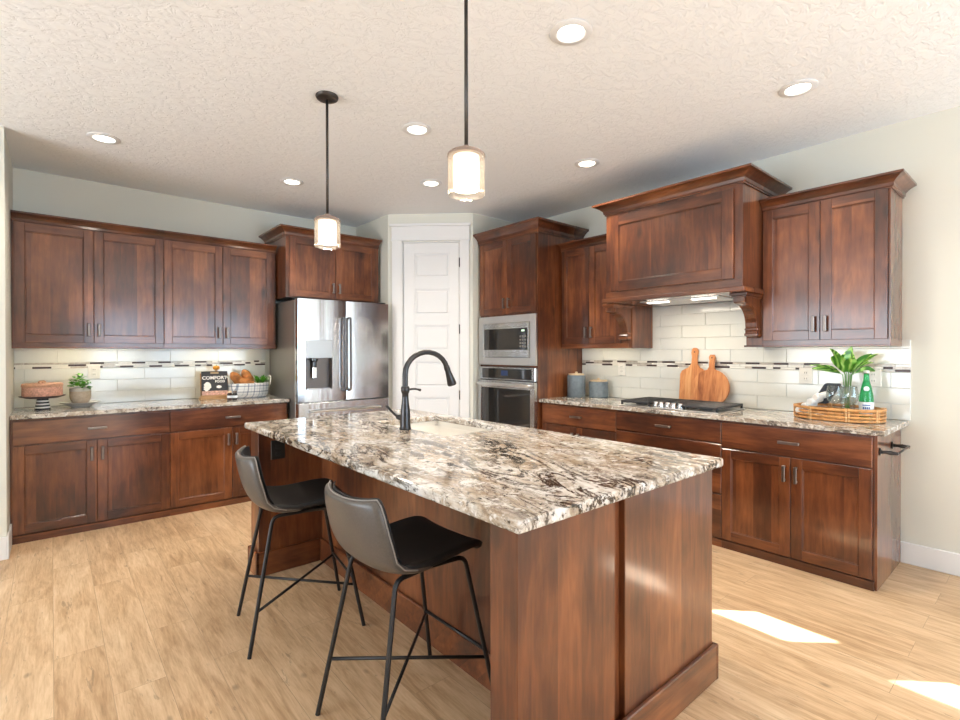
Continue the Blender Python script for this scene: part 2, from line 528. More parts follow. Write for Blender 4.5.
def grid_face(bm, rows, mi=0, closed_u=False, smooth=True):
    vs = [[bm.verts.new(p) for p in r] for r in rows]
    n = len(vs[0])
    for i in range(len(vs) - 1):
        for j in range(n if closed_u else n - 1):
            k = (j + 1) % n
            f = bm.faces.new((vs[i][j], vs[i][k], vs[i + 1][k], vs[i + 1][j]))
            f.material_index = mi
            f.smooth = smooth
    return vs

def lathe(bm, prof, c=(0, 0, 0), n=28, mi=0, smooth=True, cap=True):
    rows = []
    for r, z in prof:
        rows.append([(c[0] + r * math.cos(2 * PI * j / n), c[1] + r * math.sin(2 * PI * j / n), c[2] + z) for j in range(n)])
    vs = grid_face(bm, rows, mi, True, smooth)
    if cap:
        for row, rev in ((vs[0], True), (vs[-1], False)):
            try:
                f = bm.faces.new(list(reversed(row)) if rev else row)
                f.material_index = mi
            except ValueError:
                pass

def tube(bm, pts, r, n=10, mi=0, caps=True, closed=False):
    pts = [Vector(p) for p in pts]
    m = len(pts)
    rr = r if isinstance(r, (list, tuple)) else [r] * m
    prev = None
    rows = []
    for i, p in enumerate(pts):
        if closed:
            t = (pts[(i + 1) % m] - pts[i - 1]).normalized()
        else:
            a = pts[max(0, i - 1)]
            b = pts[min(m - 1, i + 1)]
            t = (b - a).normalized()
        if prev is None:
            h = Vector((0, 0, 1)) if abs(t.z) < 0.9 else Vector((1, 0, 0))
            u = t.cross(h).normalized()
        else:
            u = (prev - t * prev.dot(t)).normalized()
        prev = u
        w = t.cross(u)
        rows.append([p + (u * math.cos(2 * PI * j / n) + w * math.sin(2 * PI * j / n)) * rr[i] for j in range(n)])
    if closed:
        rows.append(rows[0])
    vs = grid_face(bm, rows, mi, True, True)
    if caps and not closed:
        bm.faces.new(list(reversed(vs[0]))).material_index = mi
        bm.faces.new(vs[-1]).material_index = mi

def arc_pts(pts, n=6, r=0.03):
    """round the corners of a polyline"""
    pts = [Vector(p) for p in pts]
    out = [pts[0]]
    for i in range(1, len(pts) - 1):
        a, b, c = pts[i - 1], pts[i], pts[i + 1]
        d1, d2 = (a - b), (c - b)
        q = min(r, d1.length * 0.45, d2.length * 0.45)
        s, e = b + d1.normalized() * q, b + d2.normalized() * q
        for k in range(n + 1):
            t = k / n
            out.append(s * (1 - t) ** 2 + b * 2 * t * (1 - t) + e * t * t)
    out.append(pts[-1])
    return out

def prism(bm, poly, z0, z1, mi=0):
    lo = [bm.verts.new((x, y, z0)) for x, y in poly]
    hi = [bm.verts.new((x, y, z1)) for x, y in poly]
    n = len(poly)
    bm.faces.new(list(reversed(lo))).material_index = mi
    bm.faces.new(hi).material_index = mi
    for i in range(n):
        bm.faces.new((lo[i], lo[(i + 1) % n], hi[(i + 1) % n], hi[i])).material_index = mi

def obj(name, bm, mats, parent=None, loc=None, rot=None, fix=True):
    if fix:
        bmesh.ops.recalc_face_normals(bm, faces=bm.faces)
    for e_ in bm.edges:
        if len(e_.link_faces) == 2 and e_.calc_face_angle(0) > 0.62:
            e_.smooth = False
    me = bpy.data.meshes.new(name)
    bm.to_mesh(me)
    bm.free()
    for m in (mats if isinstance(mats, (list, tuple)) else [mats]):
        me.materials.append(M[m] if isinstance(m, str) else m)
    o = bpy.data.objects.new(name, me)
    COL.objects.link(o)
    if parent:
        o.parent = parent
    if loc is not None:
        o.location = loc
    if rot is not None:
        o.rotation_euler = rot
    return o

def tag(o, label, cat, group=None):
    o['label'] = label
    o['category'] = cat
    if group:
        o['group'] = group
    return o

def thing(name, label, cat, loc=(0, 0, 0), rz=0, group=None):
    o = bpy.data.objects.new(name, None)
    o.empty_display_size = 0.1
    COL.objects.link(o)
    o.location = loc
    o.rotation_euler = (0, 0, rz)
    return tag(o, label, cat, group)

def struct(name, bm, mats, parent=None, label=None):
    o = obj(name, bm, mats, parent)
    o['kind'] = 'structure'
    if label:
        o['label'] = label
    return o

def copy_tree(o, parent=None):
    c = o.copy()
    COL.objects.link(c)
    c.parent = parent
    for ch in list(o.children):
        copy_tree(ch, c)
    return c
BM = bmesh.new

# ------------------------------------------------------------------ room shell
b = BM(); box(b, FARL - 0.1, REAR - 0.1, -0.1, WB + 0.1, WA + 0.1, 0.0); struct('floor', b, 'floor')
b = BM(); box(b, FARL - 0.1, REAR - 0.1, CEIL, WB + 0.1, WA + 0.1, CEIL + 0.1); struct('ceiling', b, 'ceiling')
PX, PY = 2.744, 4.724      # pantry corner by the fridge
QX, QY = 3.402, 4.094      # pantry corner by the ovens
STUBY = 4.52
b = BM(); box(b, XL, WA, 0, PX, WA + 0.1, CEIL); struct('wall_far', b, 'wall')
b = BM(); box(b, FARL - 0.1, STUBY, 0, XL, WA + 0.1, CEIL); struct('wall_stub', b, 'wall')
b = BM(); box(b, PX, PY, 0, PX + 0.1, WA + 0.1, CEIL); struct('wall_pantry_side', b, 'wall')
b = BM(); box(b, QX, QY, 0, WB, QY + 0.1, CEIL); struct('wall_oven_side', b, 'wall')
# diagonal pantry wall with a doorway; its own frame: x along the wall, y into it
DL = math.hypot(QX - PX, QY - PY)
DA = math.atan2(QY - PY, QX - PX)
def diag(bm_, name, mats, parent=None, kind=True):
    o = obj(name, bm_, mats, parent)
    if parent is None:
        o.location = (PX, PY, 0)
        o.rotation_euler = (0, 0, DA)
    return o
D0, D1, DH = 0.155, 0.775, 2.535
b = BM(); box(b, 0, 0, 0, D0, 0.1, CEIL); box(b, D1, 0, 0, DL, 0.1, CEIL); box(b, D0, 0, DH, D1, 0.1, CEIL)
o = diag(b, 'wall_pantry', 'wall'); o['kind'] = 'structure'
# right wall with its high narrow windows (they let in the sun)
WIN = [(-0.793, -0.333), (-1.54, -1.08)]
WZ0, WZ1 = 1.752, 2.087
b = BM()
box(b, WB, REAR, 0, WB + 0.1, WA + 0.1, WZ0)
box(b, WB, REAR, WZ1, WB + 0.1, WA + 0.1, CEIL)
ys = [REAR] + [v for w in reversed(WIN) for v in w] + [WA + 0.1]
for i in range(0, len(ys), 2):
    box(b, WB, ys[i], WZ0, WB + 0.1, ys[i + 1], WZ1)
struct('wall_right', b, 'wall')
for i, (y0, y1) in enumerate(WIN):
    b = BM(); box(b, WB + 0.085, y0, WZ0, WB + 0.092, y1, WZ1)
    struct('window_%d' % (i + 1), b, 'window_glass')
# rear wall: three tall windows
b = BM()
wx = [(0.62, 1.66), (1.78, 2.82), (2.94, 3.98)]
box(b, FARL - 0.1, REAR - 0.1, 0, WB + 0.1, REAR, 0.25)
box(b, FARL - 0.1, REAR - 0.1, 2.45, WB + 0.1, REAR, CEIL)
xs = [FARL - 0.1] + [v for w in wx for v in w] + [WB + 0.1]
for i in range(0, len(xs), 2):
    box(b, xs[i], REAR - 0.1, 0.25, xs[i + 1], REAR, 2.45)
struct('wall_rear', b, 'wall')
for i, (x0, x1) in enumerate(wx):
    b = BM()
    box(b, x0, REAR - 0.07, 0.25, x1, REAR - 0.02, 0.30); box(b, x0, REAR - 0.07, 2.40, x1, REAR - 0.02, 2.45)
    box(b, x0, REAR - 0.07, 0.30, x0 + 0.05, REAR - 0.02, 2.40); box(b, x1 - 0.05, REAR - 0.07, 0.30, x1, REAR - 0.02, 2.40)
    w = struct('window_%d' % (i + 3), b, 'trim')
# left wall of the open room
b = BM()
wy = (0.6, 4.2)
box(b, FARL - 0.1, REAR, 0, FARL, STUBY, 0.25); box(b, FARL - 0.1, REAR, 2.45, FARL, STUBY, CEIL)
box(b, FARL - 0.1, REAR, 0.25, FARL, wy[0], 2.45); box(b, FARL - 0.1, wy[1], 0.25, FARL, STUBY, 2.45)
struct('wall_left', b, 'wall')
b = BM()
for z0, z1 in ((0.25, 0.31), (2.39, 2.45)):
    box(b, FARL - 0.07, wy[0], z0, FARL - 0.02, wy[1], z1)
for y in (wy[0], 2.37, wy[1] - 0.06):
    box(b, FARL - 0.07, y, 0.31, FARL - 0.02, y + 0.06, 2.39)
struct('window_6', b, 'trim')

# baseboards
b = BM()
box(b, FARL, STUBY - 0.016, 0, XL + 0.002, STUBY, 0.15, 0.003)
box(b, XL, STUBY - 0.016, 0, XL + 0.012, 4.83, 0.15, 0.003)
struct('baseboard_stub', b, 'trim')
b = BM(); box(b, WB - 0.016, REAR, 0, WB, 0.69, 0.135, 0.004); struct('baseboard_right', b, 'trim')
b = BM(); box(b, FARL, REAR, 0, WB, REAR + 0.016, 0.135, 0.004); struct('baseboard_rear', b, 'trim')

# pantry door with casing
door = bpy.data.objects.new('door_1', None); COL.objects.link(door)
door.location = (PX, PY, 0); door.rotation_euler = (0, 0, DA); door['kind'] = 'structure'
b = BM()
zp = [(0.20, 0.47), (0.60, 0.87), (0.985, 1.255), (1.375, 1.645), (1.755, 2.03), (2.15, 2.41)]
dx0, dx1, pz = D0 + 0.012, D1 - 0.012, DH - 0.012
px0, px1 = 0.285, 0.660
box(b, dx0, 0.012, 0.008, px0, 0.050, pz, 0.001); box(b, px1, 0.012, 0.008, dx1, 0.050, pz, 0.001)
zz = [0.008] + [v for q in zp for v in q] + [pz]
for i in range(0, len(zz), 2):
    box(b, px0, 0.012, zz[i], px1, 0.050, zz[i + 1], 0.001)
for z0, z1 in zp:
    box(b, px0, 0.024, z0, px1, 0.045, z1)
    box(b, px0 + 0.02, 0.0155, z0 + 0.02, px1 - 0.02, 0.030, z1 - 0.02, 0.008)
obj('door_panel', b, 'trim', door)
b = BM()
box(b, 0.045, -0.018, 0, D0, 0, 2.545, 0.002); box(b, D1, -0.018, 0, 0.873, 0, 2.545, 0.002)
box(b, 0.042, -0.022, 2.545, 0.876, 0, 2.695, 0.002)
box(b, 0.025, -0.040, 2.695, 0.893, 0, 2.722, 0.003); box(b, 0.036, -0.028, 2.541, 0.882, 0, 2.556, 0.002)
obj('door_casing', b, 'trim', door)
b = BM()
box(b, D0, 0.0, 0, D0 + 0.009, 0.09, DH); box(b, D1 - 0.009, 0.0, 0, D1, 0.09, DH); box(b, D0, 0.0, DH - 0.009, D1, 0.09, DH)
obj('door_jamb', b, 'trim', door)
for z in (0.9, 1.60, 2.31):
    b = BM(); tube(b, [(D1 - 0.006, 0.004, z - 0.05), (D1 - 0.006, 0.004, z + 0.05)], 0.007, 8); obj('hinge', b, 'hinge', door)

# ------------------------------------------------------------------ cabinets (own frame: x to the right, y into the wall, z up)
DT = 0.020
def shaker(bm, x0, z0, x1, z1, fr=0.062, yf=0.0, slab=False):
    """door or drawer front, its face at y = yf, DT thick; slots 0 upright grain, 1 level grain"""
    if slab:
        box(bm, x0, yf, z0, x1, yf + DT, z1, 0.003, 1)
        return
    box(bm, x0, yf, z0, x0 + fr, yf + DT, z1, 0.002, 0)
    box(bm, x1 - fr, yf, z0, x1, yf + DT, z1, 0.002, 0)
    box(bm, x0 + fr, yf, z0, x1 - fr, yf + DT, z0 + fr, 0.002, 1)
    box(bm, x0 + fr, yf, z1 - fr, x1 - fr, yf + DT, z1, 0.002, 1)
    box(bm, x0 + fr - 0.001, yf + 0.010, z0 + fr - 0.001, x1 - fr + 0.001, yf + DT - 0.002, z1 - fr + 0.001, 0, 0)
    # small moulded step round the panel
    for a in ((x0 + fr, z0 + fr, x0 + fr + 0.007, z1 - fr), (x1 - fr - 0.007, z0 + fr, x1 - fr, z1 - fr),
              (x0 + fr, z0 + fr, x1 - fr, z0 + fr + 0.007), (x0 + fr, z1 - fr - 0.007, x1 - fr, z1 - fr)):
        box(bm, a[0], yf + 0.005, a[1], a[2], yf + 0.012, a[3], 0.002, 0)

def pull(parent, cx, cz, vertical, L=0.104, yf=0.0):
    b = BM()
    h = L / 2
    if vertical:
        box(b, cx - 0.0095, yf - 0.032, cz - h, cx + 0.0095, yf - 0.022, cz + h, 0.003)
        for s in (-1, 1):
            box(b, cx - 0.006, yf - 0.024, cz + s * (h - 0.010) - 0.007, cx + 0.006, yf - 0.0002, cz + s * (h - 0.010) + 0.007, 0.001)
    else:
        box(b, cx - h, yf - 0.030, cz - 0.0095, cx + h, yf - 0.022, cz + 0.0095, 0.003)
        for s in (-1, 1):
            box(b, cx + s * (h - 0.010) - 0.007, yf - 0.024, cz - 0.006, cx + s * (h - 0.010) + 0.007, yf - 0.0002, cz + 0.006, 0.001)
    return obj('handle', b, 'pull', parent)

def door_(root, x0, z0, x1, z1, side, top):
    """side: where the pull sits ('l'/'r'), top: pull near the top"""
    b = BM(); shaker(b, x0, z0, x1, z1)
    d = obj('door', b, ['wz', 'wx'], root)
    hx = x1 - 0.031 if side == 'r' else x0 + 0.031
    hz = z1 - 0.10 if top else z0 + 0.105
    pull(d, hx, hz, True)
    return d

def drawer_(root, x0, z0, x1, z1):
    b = BM(); shaker(b, x0, z0, x1, z1, slab=True)
    d = obj('drawer', b, ['wz', 'wx'], root)
    pull(d, (x0 + x1) / 2, (z0 + z1) / 2, False, 0.12)
    return d

def crown(root, x0, x1, depth, z0, z1, flare=0.07, left=True, right=True, yoff=DT):
    """coved moulding swept round the top of a cabinet whose carcass front is at y = yoff"""
    H = z1 - z0
    prof = [(0.0, 0), (0.010, 0), (0.010, 0.10 * H), (0.016, 0.14 * H), (0.24 * flare, 0.38 * H), (0.46 * flare, 0.58 * H), (0.76 * flare, 0.76 * H), (0.93 * flare, 0.82 * H), (flare, 0.84 * H), (flare, H), (0.0, H)]
    bm = BM()
    rows = []
    for o_, z in prof:
        r = []
        if left:
            r += [(x0 - o_, depth, z0 + z), (x0 - o_, yoff - o_, z0 + z)]
        else:
            r += [(x0, yoff - o_, z0 + z)]
        if right:
            r += [(x1 + o_, yoff - o_, z0 + z), (x1 + o_, depth, z0 + z)]
        else:
            r += [(x1, yoff - o_, z0 + z)]
        rows.append(r)
    vs = grid_face(bm, rows, 0, False, False)
    for k in (0, -1):
        try:
            bm.faces.new([r[k] for r in vs])
        except ValueError:
            pass
    return obj('crown', bm, 'wx', root)

def light_bar(root, x0, x1, y, z, watts):
    b = BM(); box(b, x0, y, z - 0.010, x1, y + 0.03, z, 0.002)
    o = obj('light_bar', b, 'white_plastic', root)
    d = bpy.data.lights.new('under_cabinet_lamp', 'AREA')
    d.shape = 'RECTANGLE'; d.size = x1 - x0; d.size_y = 0.03; d.energy = watts; d.color = (1, 0.84, 0.55)
    l = bpy.data.objects.new('under_cabinet_lamp', d); COL.objects.link(l)
    l.parent = root; l.location = ((x0 + x1) / 2, y + 0.015, z - 0.014)
    l.rotation_euler = (R(12), 0, 0)
    return o

def upper(label, loc, rz, W, depth, z0, z1, doors, group=None, cr=None, rail=True, bars=()):
    root = thing('wall_cabinet', label, 'cabinet', loc, rz, group)
    b = BM()
    zb = z0
    box(b, 0, DT + 0.001, zb + (0.045 if rail else 0), W, depth, z1, 0.001, 0)
    if rail:       # light rail: front strip and side strips under the box
        box(b, 0, DT - 0.004, zb, W, DT + 0.018, zb + 0.046, 0.002, 1)
        box(b, -0.0, DT + 0.018, zb, 0.016, depth, zb + 0.046, 0.001, 1)
        box(b, W - 0.016, DT + 0.018, zb, W, depth, zb + 0.046, 0.001, 1)
        box(b, -0.0, DT - 0.009, zb, W, DT + 0.018, zb + 0.012, 0.002, 1)
    obj('body', b, ['wz', 'wx'], root)
    for d in doors:
        door_(root, *d)
    if cr:
        crown(root, 0, W, depth, *cr)
    for x0, x1, w in bars:
        light_bar(root, x0, x1, depth * 0.38, z0 + 0.044, w)
    return root

def base(label, loc, rz, W, depth, drawers, doors, z1=CT - 0.032, group=None):
    root = thing('base_cabinet', label, 'cabinet', loc, rz, group)
    b = BM()
    box(b, 0, DT + 0.001, 0.055, W, depth, z1, 0.001, 0)
    obj('body', b, ['wz', 'wx'], root)
    b = BM()
    box(b, 0, 0.004, 0, W, depth, 0.054, 0.002, 0)
    obj('toe_board', b, 'wx', root)
    for d in drawers:
        drawer_(root, *d)
    for d in doors:
        door_(root, *d)
    return root

# left run, uppers: x from XL to 1.70
YU = WA - 0.352          # door faces
W1, W2 = 0.745 - XL, U4 - 0.745
G = 0.004
zd0, zd1 = 1.432, 2.335
upper('wide dark wood wall cabinet over the cake and potted plant', (XL + 0.003, YU, 0), 0, W1 - 0.003, 0.350, 1.388, 2.352,
      [(0.014, zd0, 0.486, zd1, 'r', False), (0.486 + G, zd0, W1 - 0.003 - G / 2, zd1, 'l', False)],
      'wall cabinets on the far wall', (2.335, 2.412, 0.055, False, False), bars=[(0.2, 0.75, 1.2)])
upper('wide dark wood wall cabinet over the cookbook and bread basket', (0.745, YU, 0), 0, W2, 0.350, 1.388, 2.352,
      [(G / 2, zd0, 0.468, zd1, 'r', False), (0.468 + G, zd0, W2 - 0.028, zd1, 'l', False)],
      'wall cabinets on the far wall', (2.335, 2.412, 0.055, False, False), bars=[(0.2, 0.75, 1.2)])
# left run, bases
YBs = WA - 0.643
base('left far-wall base cabinet under the cake stand', (XL + 0.003, YBs, 0), 0, 0.739 - XL, 0.640,
     [(0.014, 0.697, 0.739 - XL - G / 2, 0.868)],
     [(0.014, 0.062, 0.486, 0.688, 'r', True), (0.486 + G, 0.062, 0.739 - XL - G / 2, 0.688, 'l', True)], group='base cabinets on the far wall')
base('far-wall base cabinet next to the fridge, under the cookbook', (0.742, YBs, 0), 0, 0.970, 0.640,
     [(G / 2, 0.697, 0.955, 0.868)],
     [(G / 2, 0.062, 0.474, 0.688, 'r', True), (0.474 + G, 0.062, 0.955, 0.688, 'l', True)], group='base cabinets on the far wall')

# fridge cabinet
FCX0, FCX1 = 1.715, 2.715
FCY = WA - 0.60
root = thing('wall_cabinet', 'two-door wood cabinet with crown above the steel fridge', 'cabinet', (FCX0, FCY, 0))
b = BM(); box(b, 0, DT + 0.001, 1.888, 1.0, 0.598, 2.50, 0.001, 0); obj('body', b, ['wz', 'wx'], root)
door_(root, 0.03, 1.90, 0.497, 2.475, 'r', False); door_(root, 0.503, 1.90, 0.97, 2.475, 'l', False)
crown(root, 0, 1.0, 0.598, 2.478, 2.565, 0.075, True, False)

# oven tower: y from 3.238 to 4.075, front of the doors at x = 3.467
OX, OW = 3.467, 4.072 - YB1 - 0.002
OD = WB - OX - 0.002
root = thing('oven_cabinet', 'tall wood cabinet tower housing microwave and wall oven', 'cabinet', (OX, 4.072, 0), -PI / 2)
b = BM()
box(b, 0, DT + 0.001, 0.055, 0.016, OD, 2.52, 0.001, 0)
box(b, OW - 0.016, DT + 0.001, 0.055, OW, OD, 2.52, 0.001, 0)
box(b, 0.016, DT + 0.001, 1.722, OW - 0.016, OD, 2.52, 0, 0)
box(b, 0.016, DT + 0.001, 0.055, OW - 0.016, OD, 0.44, 0, 0)
box(b, 0.016, OD - 0.02, 0.44, OW - 0.016, OD, 1.722, 0, 0)
box(b, 0.016, DT + 0.001, 1.208, OW - 0.016, OD - 0.02, 1.222, 0, 1)
obj('body', b, ['wz', 'wx'], root)
b = BM(); box(b, 0, 0.004, 0, OW, OD, 0.054, 0.002); obj('toe_board', b, 'wx', root)
door_(root, 0.012, 1.738, 0.430, 2.480, 'r', False); door_(root, 0.434, 1.738, OW - 0.012, 2.480, 'l', False)
drawer_(root, 0.012, 0.062, OW - 0.012, 0.42)
crown(root, -0.020, OW, OD, 2.488, 2.60, 0.085, False, True)

# right run uppers
XU = WB - 0.352
Wc = YB1 - 2.478
root = upper('narrow two-door wood wall cabinet left of the range hood', (XU, YB1 - 0.001, 0), -PI / 2, Wc, 0.350, 1.388, 2.352,
      [(0.016, zd0, 0.344, zd1, 'r', False), (0.348, zd0, 0.686, zd1, 'l', False)],
      None, (2.335, 2.412, 0.055, False, False), bars=[(0.15, 0.65, 0.8)])
# shoulder that carries the hood bracket
b = BM(); box(b, Wc, DT + 0.001, 1.388, Wc + 0.036, 0.350, 1.757, 0.001); obj('filler_panel', b, 'wz', root)
Wr = 1.397 - YB0 + 0.016
root = upper('two-door wood wall cabinet right of the range hood, over the tray', (XU, 1.397, 0), -PI / 2, Wr, 0.350, 1.388, 2.352,
      [(0.010, zd0, 0.352, zd1, 'r', False), (0.356, zd0, Wr - 0.012, zd1, 'l', False)],
      None, (2.335, 2.415, 0.070, False, True), bars=[(0.06, 0.6, 0.8)])
b = BM()
box(b, -0.108, DT + 0.001, 1.400, 0, 0.350, 1.757, 0.001, 0); box(b, -0.122, DT - 0.006, 1.388, 0, 0.350, 1.401, 0.002, 1)
obj('filler_panel', b, ['wz', 'wx'], root)

# right run bases
XBs = WB - 0.643
D1W, D2W, D3W = YB1 - 2.399, 2.397 - 1.546, 1.546 - YB0
base('wood base cabinet between the ovens and the cooktop', (XBs, YB1 - 0.001, 0), -PI / 2, D1W, 0.640,
     [(0.03, 0.697, D1W - G / 2, 0.868)], [(0.03, 0.062, 0.425, 0.688, 'r', True), (0.429, 0.062, D1W - G / 2, 0.688, 'l', True)])
base('wood drawer cabinet directly under the gas cooktop', (XBs, 2.397, 0), -PI / 2, D2W, 0.640,
     [(G / 2, 0.722, D2W - G / 2, 0.868), (G / 2, 0.372, D2W - G / 2, 0.714), (G / 2, 0.062, D2W - G / 2, 0.364)], [])
root = base('wood base cabinet at the near end, under the rattan tray', (XBs, 1.546, 0), -PI / 2, D3W, 0.640,
     [(G / 2, 0.697, D3W - 0.008, 0.868)], [(G / 2, 0.062, 0.425, 0.688, 'r', True), (0.429, 0.062, D3W - 0.008, 0.688, 'l', True)])
b = BM(); box(b, D3W, DT + 0.002, 0.0, D3W + 0.012, 0.640, CT - 0.032, 0.001); obj('end_panel', b, 'wz', root)

# ------------------------------------------------------------------ range hood
HX = WB - 0.682
HY1, HY0 = 2.476, 1.399
HW = HY1 - HY0
HD = WB - HX - 0.002
root = thing('range_hood', 'large wood range hood box with crown and lit vent', 'range hood', (HX, HY1, 0), -PI / 2)
b = BM()
box(b, 0, DT + 0.001, 1.79, HW, HD, 2.50, 0.001, 0)
box(b, 0.0, DT - 0.004, 1.79, HW, DT + 0.002, 1.842, 0.002, 1)
obj('body', b, ['wz', 'wx'], root)
b = BM(); shaker(b, 0.055, 1.848, HW - 0.055, 2.452, 0.075); obj('front_panel', b, ['wz', 'wx'], root)
crown(root, 0, HW, HD, 2.478, 2.565, 0.085, True, True)
b = BM()
hole = (0.22, 0.16, 0.86, 0.52)
box(b, -0.022, -0.012, 1.758, HW + 0.022, hole[1], 1.790, 0.004); box(b, -0.0, hole[3], 1.758, HW, HD, 1.790)
box(b, -0.022, hole[1], 1.758, hole[0], 0.34, 1.790); box(b, hole[2], hole[1], 1.758, HW + 0.022, 0.34, 1.790)
box(b, 0.0, 0.34, 1.758, hole[0], hole[3], 1.790); box(b, hole[2], 0.34, 1.758, HW, hole[3], 1.790)
obj('ledge', b, 'wx', root)
b = BM()
box(b, hole[0] + .002, hole[1] + .002, 1.752, hole[2] - .002, hole[3] - .002, 1.788, 0.003)
v = obj('vent_insert', b, 'steel_trim', root)
for x0, x1 in ((0.27, 0.44), (0.64, 0.81)):
    b = BM(); box(b, x0, 0.19, 1.746, x1, 0.235, 1.7515, 0.001); obj('lamp_lens', b, 'hood_lamp', v)
d = bpy.data.lights.new('hood_lamp', 'AREA'); d.shape = 'RECTANGLE'; d.size = 0.5; d.size_y = 0.05; d.energy = 5; d.color = (1, 0.88, 0.7)
l = bpy.data.objects.new('hood_lamp', d); COL.objects.link(l); l.parent = root; l.location = (0.54, 0.25, 1.735)

# corbels: profile in (y outwards, z)
def corbel(label, yleft):
    """own frame as the cabinets'; back at y=0, projects towards -y"""
    root = thing('corbel', label, 'bracket', (XU + DT, yleft, 0), -PI / 2, 'brackets under the range hood')
    W = 0.090
    TOP = 1.757
    prof = [(0.0, TOP - 0.020), (-0.265, TOP - 0.020), (-0.265, TOP - 0.060), (-0.255, TOP - 0.066), (-0.235, TOP - 0.072)]
    for k in range(1, 9):
        a = k / 8 * PI / 2
        prof.append((-0.235 + 0.175 * math.sin(a), TOP - 0.072 - 0.155 * (1 - math.cos(a))))
    prof += [(-0.055, TOP - 0.245), (-0.062, TOP - 0.262), (-0.058, TOP - 0.285), (-0.040, TOP - 0.300), (0.0, TOP - 0.305)]
    def side(bm, x0, x1, pf):
        a = [bm.verts.new((x0, y, z)) for y, z in pf]
        c = [bm.verts.new((x1, y, z)) for y, z in pf]
        n = len(pf)
        bm.faces.new(a); bm.faces.new(list(reversed(c)))
        for i in range(n):
            bm.faces.new((a[i], c[i], c[(i + 1) % n], a[(i + 1) % n]))
    b = BM(); side(b, 0.008, W - 0.008, prof)
    for x0, x1 in ((0.004, 0.016), (W - 0.016, W - 0.004)):      # raised outline on both flanks
        side(b, x0, x1, [(y * 0.93, z + 0.006 if i > 2 else z) for i, (y, z) in enumerate(prof)])
    obj('scroll', b, 'wz', root)
    b = BM()
    box(b, -0.012, -0.285, TOP - 0.020, W + 0.012, 0.0, TOP, 0.004); box(b, -0.004, -0.275, TOP - 0.032, W + 0.004, 0.0, TOP - 0.019, 0.003)
    obj('cap', b, 'wx', root)
    b = BM()
    box(b, 0.0, -0.062, TOP - 0.250, W, 0.0, TOP - 0.236, 0.003); box(b, 0.0, -0.068, TOP - 0.292, W, 0.0, TOP - 0.272, 0.004)
    obj('foot_block', b, 'wx', root)
    return root
corbel('carved wood corbel under the left end of the hood', 2.538)
corbel('carved wood corbel under the right end of the hood, by the larger wall cabinet', 1.494)

# ------------------------------------------------------------------ countertops
def slab(bm, x0, y0, x1, y1, z0, z1, bev=0.006, hole=None, seg=2):
    if hole is None:
        box(bm, x0, y0, z0, x1, y1, z1, bev, seg=seg)
        return
    hx0, hy0, hx1, hy1 = hole
    t = BM()
    O = [(x0, y0), (x1, y0), (x1, y1), (x0, y1)]
    I = [(hx0, hy0), (hx1, hy0), (hx1, hy1), (hx0, hy1)]
    V = {}
    for z in (z0, z1):
        V[z] = ([t.verts.new((x, y, z)) for x, y in O], [t.verts.new((x, y, z)) for x, y in I])
    for z, rev in ((z0, True), (z1, False)):
        o_, i_ = V[z]
        for k in range(4):
            q = (o_[k], o_[(k + 1) % 4], i_[(k + 1) % 4], i_[k])
            t.faces.new(tuple(reversed(q)) if rev else q)
    for idx in (0, 1):
        for k in range(4):
            a, c = V[z0][idx], V[z1][idx]
            t.faces.new((a[k], a[(k + 1) % 4], c[(k + 1) % 4], c[k]))
    bmesh.ops.recalc_face_normals(t, faces=t.faces)
    eds = [e for e in t.edges if len(e.link_faces) == 2 and e.calc_face_angle(0) > 1]
    bmesh.ops.bevel(t, geom=eds, offset=bev, segments=seg, profile=0.5, affect='EDGES')
    merge(bm, t)
b = BM(); slab(b, XL + 0.002, WA - 0.662, 1.718, WA - 0.001, CT - 0.031, CT, 0.004)
tag(obj('countertop', b, 'granite_wall'), 'speckled granite countertop along the far wall beside the fridge', 'countertop')
b = BM(); slab(b, WB - 0.662, 0.649, WB - 0.001, YB1 - 0.001, CT - 0.031, CT, 0.004)
tag(obj('countertop', b, 'granite_wall'), 'speckled granite countertop under the cooktop and range hood', 'countertop')

